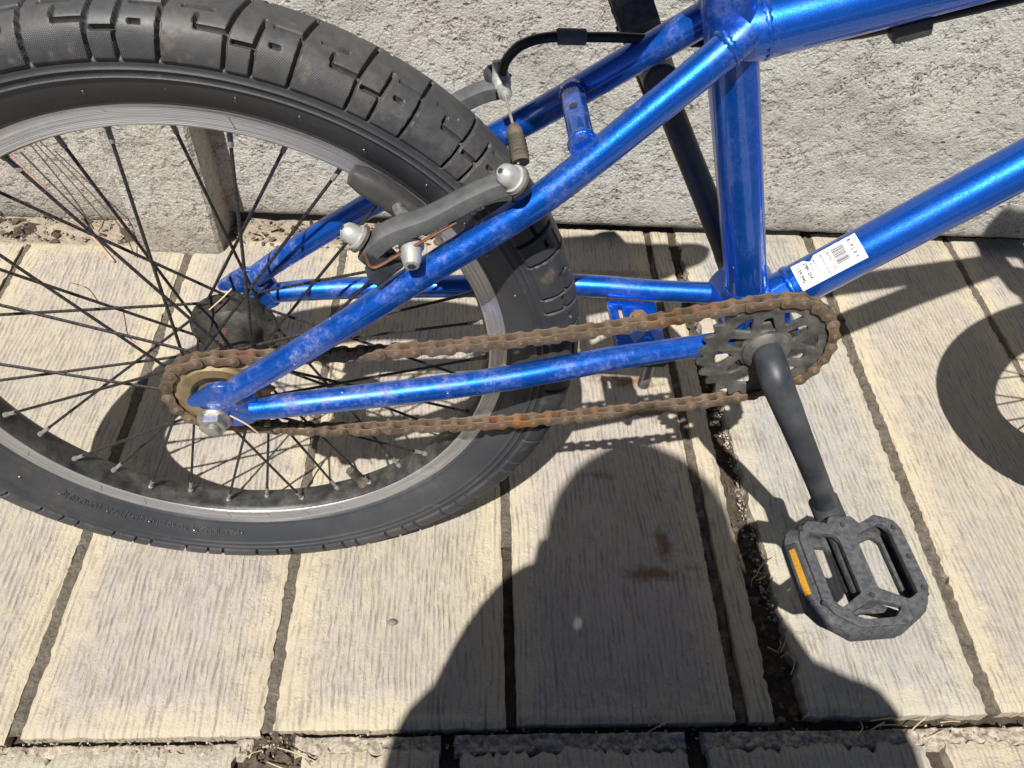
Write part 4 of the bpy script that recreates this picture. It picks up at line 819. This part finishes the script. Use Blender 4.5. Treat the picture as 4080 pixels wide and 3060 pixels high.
# ------------------------------------------------------------------ the photographer, behind the camera, whose shadow falls on the paving
SKIN = simple('skin', (.45, .27, .19), .55, 0, .08, 30); SHIRT = simple('dark_shirt', (.05, .06, .09), .9, 0, .2, 40, bump=.4); JEAN = simple('blue_jeans', (.06, .08, .14), .9, 0, .2, 40, bump=.4); HAIR = simple('dark_hair', (.02, .015, .012), .6, 0, .2, 80, bump=.6)
def skin_body(name, joints, edges, mat, parent=None, root=0, sub=2):
    me = bpy.data.meshes.new(name); me.from_pydata([j[:3] for j in joints], edges, []); o = bpy.data.objects.new(name, me); COL.objects.link(o)
    o.modifiers.new('s', 'SKIN'); o.modifiers.new('d', 'SUBSURF').render_levels = sub; o.modifiers['d'].levels = sub
    for i, v in enumerate(me.skin_vertices[0].data): v.radius = (joints[i][3], joints[i][4] if len(joints[i]) > 4 else joints[i][3]); v.use_root = (i == root)
    dg = bpy.context.evaluated_depsgraph_get(); m2 = bpy.data.meshes.new_from_object(o.evaluated_get(dg)); bpy.data.objects.remove(o); m2.materials.clear(); m2.materials.append(mat); smooth(m2); m2.name = name
    return link(bpy.data.objects.new(name, m2), parent)
PER = empty('person'); tag(PER, 'person crouching behind the camera with a phone held in both hands', 'person')
hx, hy, hz = .170, -.590, 1.00
J = [(.22, -.98, .27, .16, .13), (.22, -.91, .45, .16, .12), (.225, -.80, .62, .20, .13), (.225, -.69, .76, .17, .11), (.205, -.64, .85, .095), (.185, -.62, .93, .07),
     (.010, -.68, .77, .075), (.096, -.55, .58, .072), (.114, -.478, .615, .062), (.145, -.428, .685, .03),
     (.385, -.67, .77, .075), (.39, -.61, .60, .065), (.35, -.53, .63, .055), (.31, -.428, .685, .03),
     (.10, -.95, .27, .11), (.02, -.64, .44, .08), (-.02, -.82, .10, .055), (-.02, -.74, .04, .045), (-.03, -.62, .03, .04),
     (.34, -.95, .27, .11), (.47, -.64, .44, .08), (.45, -.82, .10, .055), (.45, -.74, .04, .045), (.46, -.62, .03, .04)]
E_ = [(0, 1), (1, 2), (2, 3), (3, 4), (4, 5), (3, 6), (6, 7), (7, 8), (8, 9), (3, 10), (10, 11), (11, 12), (12, 13), (0, 14), (14, 15), (15, 16), (16, 17), (17, 18), (0, 19), (19, 20), (20, 21), (21, 22), (22, 23)]
BD = skin_body('body', J, E_, SHIRT, PER); BD.data.materials.append(JEAN)
for p in BD.data.polygons:
    c = p.center; p.material_index = 1 if c.z < .36 or (c.z < .54 and abs(c.x-.23) > .12 and c.y < -.56) else 0
def blob(name, c, r, mat, parent, seed=1, rot=0, nz=.0):
    bm = bmesh.new(); bmesh.ops.create_uvsphere(bm, u_segments=32, v_segments=24, radius=1)
    for v in bm.verts:
        p = v.co.copy(); k = 1.0
        if p.z < -.2: k = 1+.28*(p.z+.2)
        v.co = Matrix.Rotation(rot, 3, 'X') @ Vector((p.x*r[0]*k, p.y*r[1]*k, p.z*r[2]))
    bmesh.ops.translate(bm, vec=c, verts=bm.verts); me = bpy.data.meshes.new(name); bm.to_mesh(me); bm.free(); me.materials.append(mat); smooth(me); return link(bpy.data.objects.new(name, me), parent)
HD = blob('head', (hx, hy, hz), (.078, .094, .118), SKIN, PER, rot=-.5)
blob('hair', (hx, hy-.016, hz+.022), (.100, .106, .112), HAIR, HD, rot=-.5)
for s in (-1, 1):
    blob('ear', (hx+s*.082, hy-.012, hz-.012), (.010, .018, .030), SKIN, HD); blob('eye', (hx+s*.030, hy+.080, hz-.045), (.013, .010, .010), PAPER, HD)
blob('nose', (hx, hy+.088, hz-.075), (.014, .018, .022), SKIN, HD); blob('mouth', (hx, hy+.068, hz-.112), (.024, .012, .007), REDINK, HD)
fw = Vector((.0696, .6367, -.768)); upv = Vector((-.0184, .7705, .6372)); rt = Vector((.9974, -.0303, .0654))
pm = Matrix((rt, upv, -fw)).transposed().to_4x4(); pm.translation = CAM-fw*.012-rt*.0-upv*.0
PH = bevel_box('phone', (.160, .075, .008), .003, BLKP, None, pm @ Matrix.Translation((.052, -.020, 0))); tag(PH, 'black phone held sideways in the hands of the crouching person', 'phone')
for s in (-1, 1):
    base = CAM-fw*.020+rt*(s*.088+.052)-upv*.035
    palm = [(J[9][0], J[9][1], J[9][2], .028) if s < 0 else (J[13][0], J[13][1], J[13][2], .028), (*(base-fw*.012), .026)]
    jj = list(palm); ee = [(0, 1)]
    for k in range(4):
        b0 = base-fw*.008+upv*(.012-.014*k)+rt*(s*.006); b1 = b0-rt*(s*.006)+fw*.024; b2 = b1-rt*(s*.020)-fw*.002
        i = len(jj); jj += [(*b0, .010), (*(b0*.35+b1*.65), .0088), (*b2, .008)]; ee += [(1, i), (i, i+1), (i+1, i+2)]
    i = len(jj); t0 = base-fw*.012-upv*.03; t1 = t0-rt*(s*.03)-fw*.006+upv*.01; jj += [(*t0, .012), (*t1, .010)]; ee += [(1, i), (i, i+1)]
    skin_body('hand', jj, ee, SKIN, PER, 0, 1)
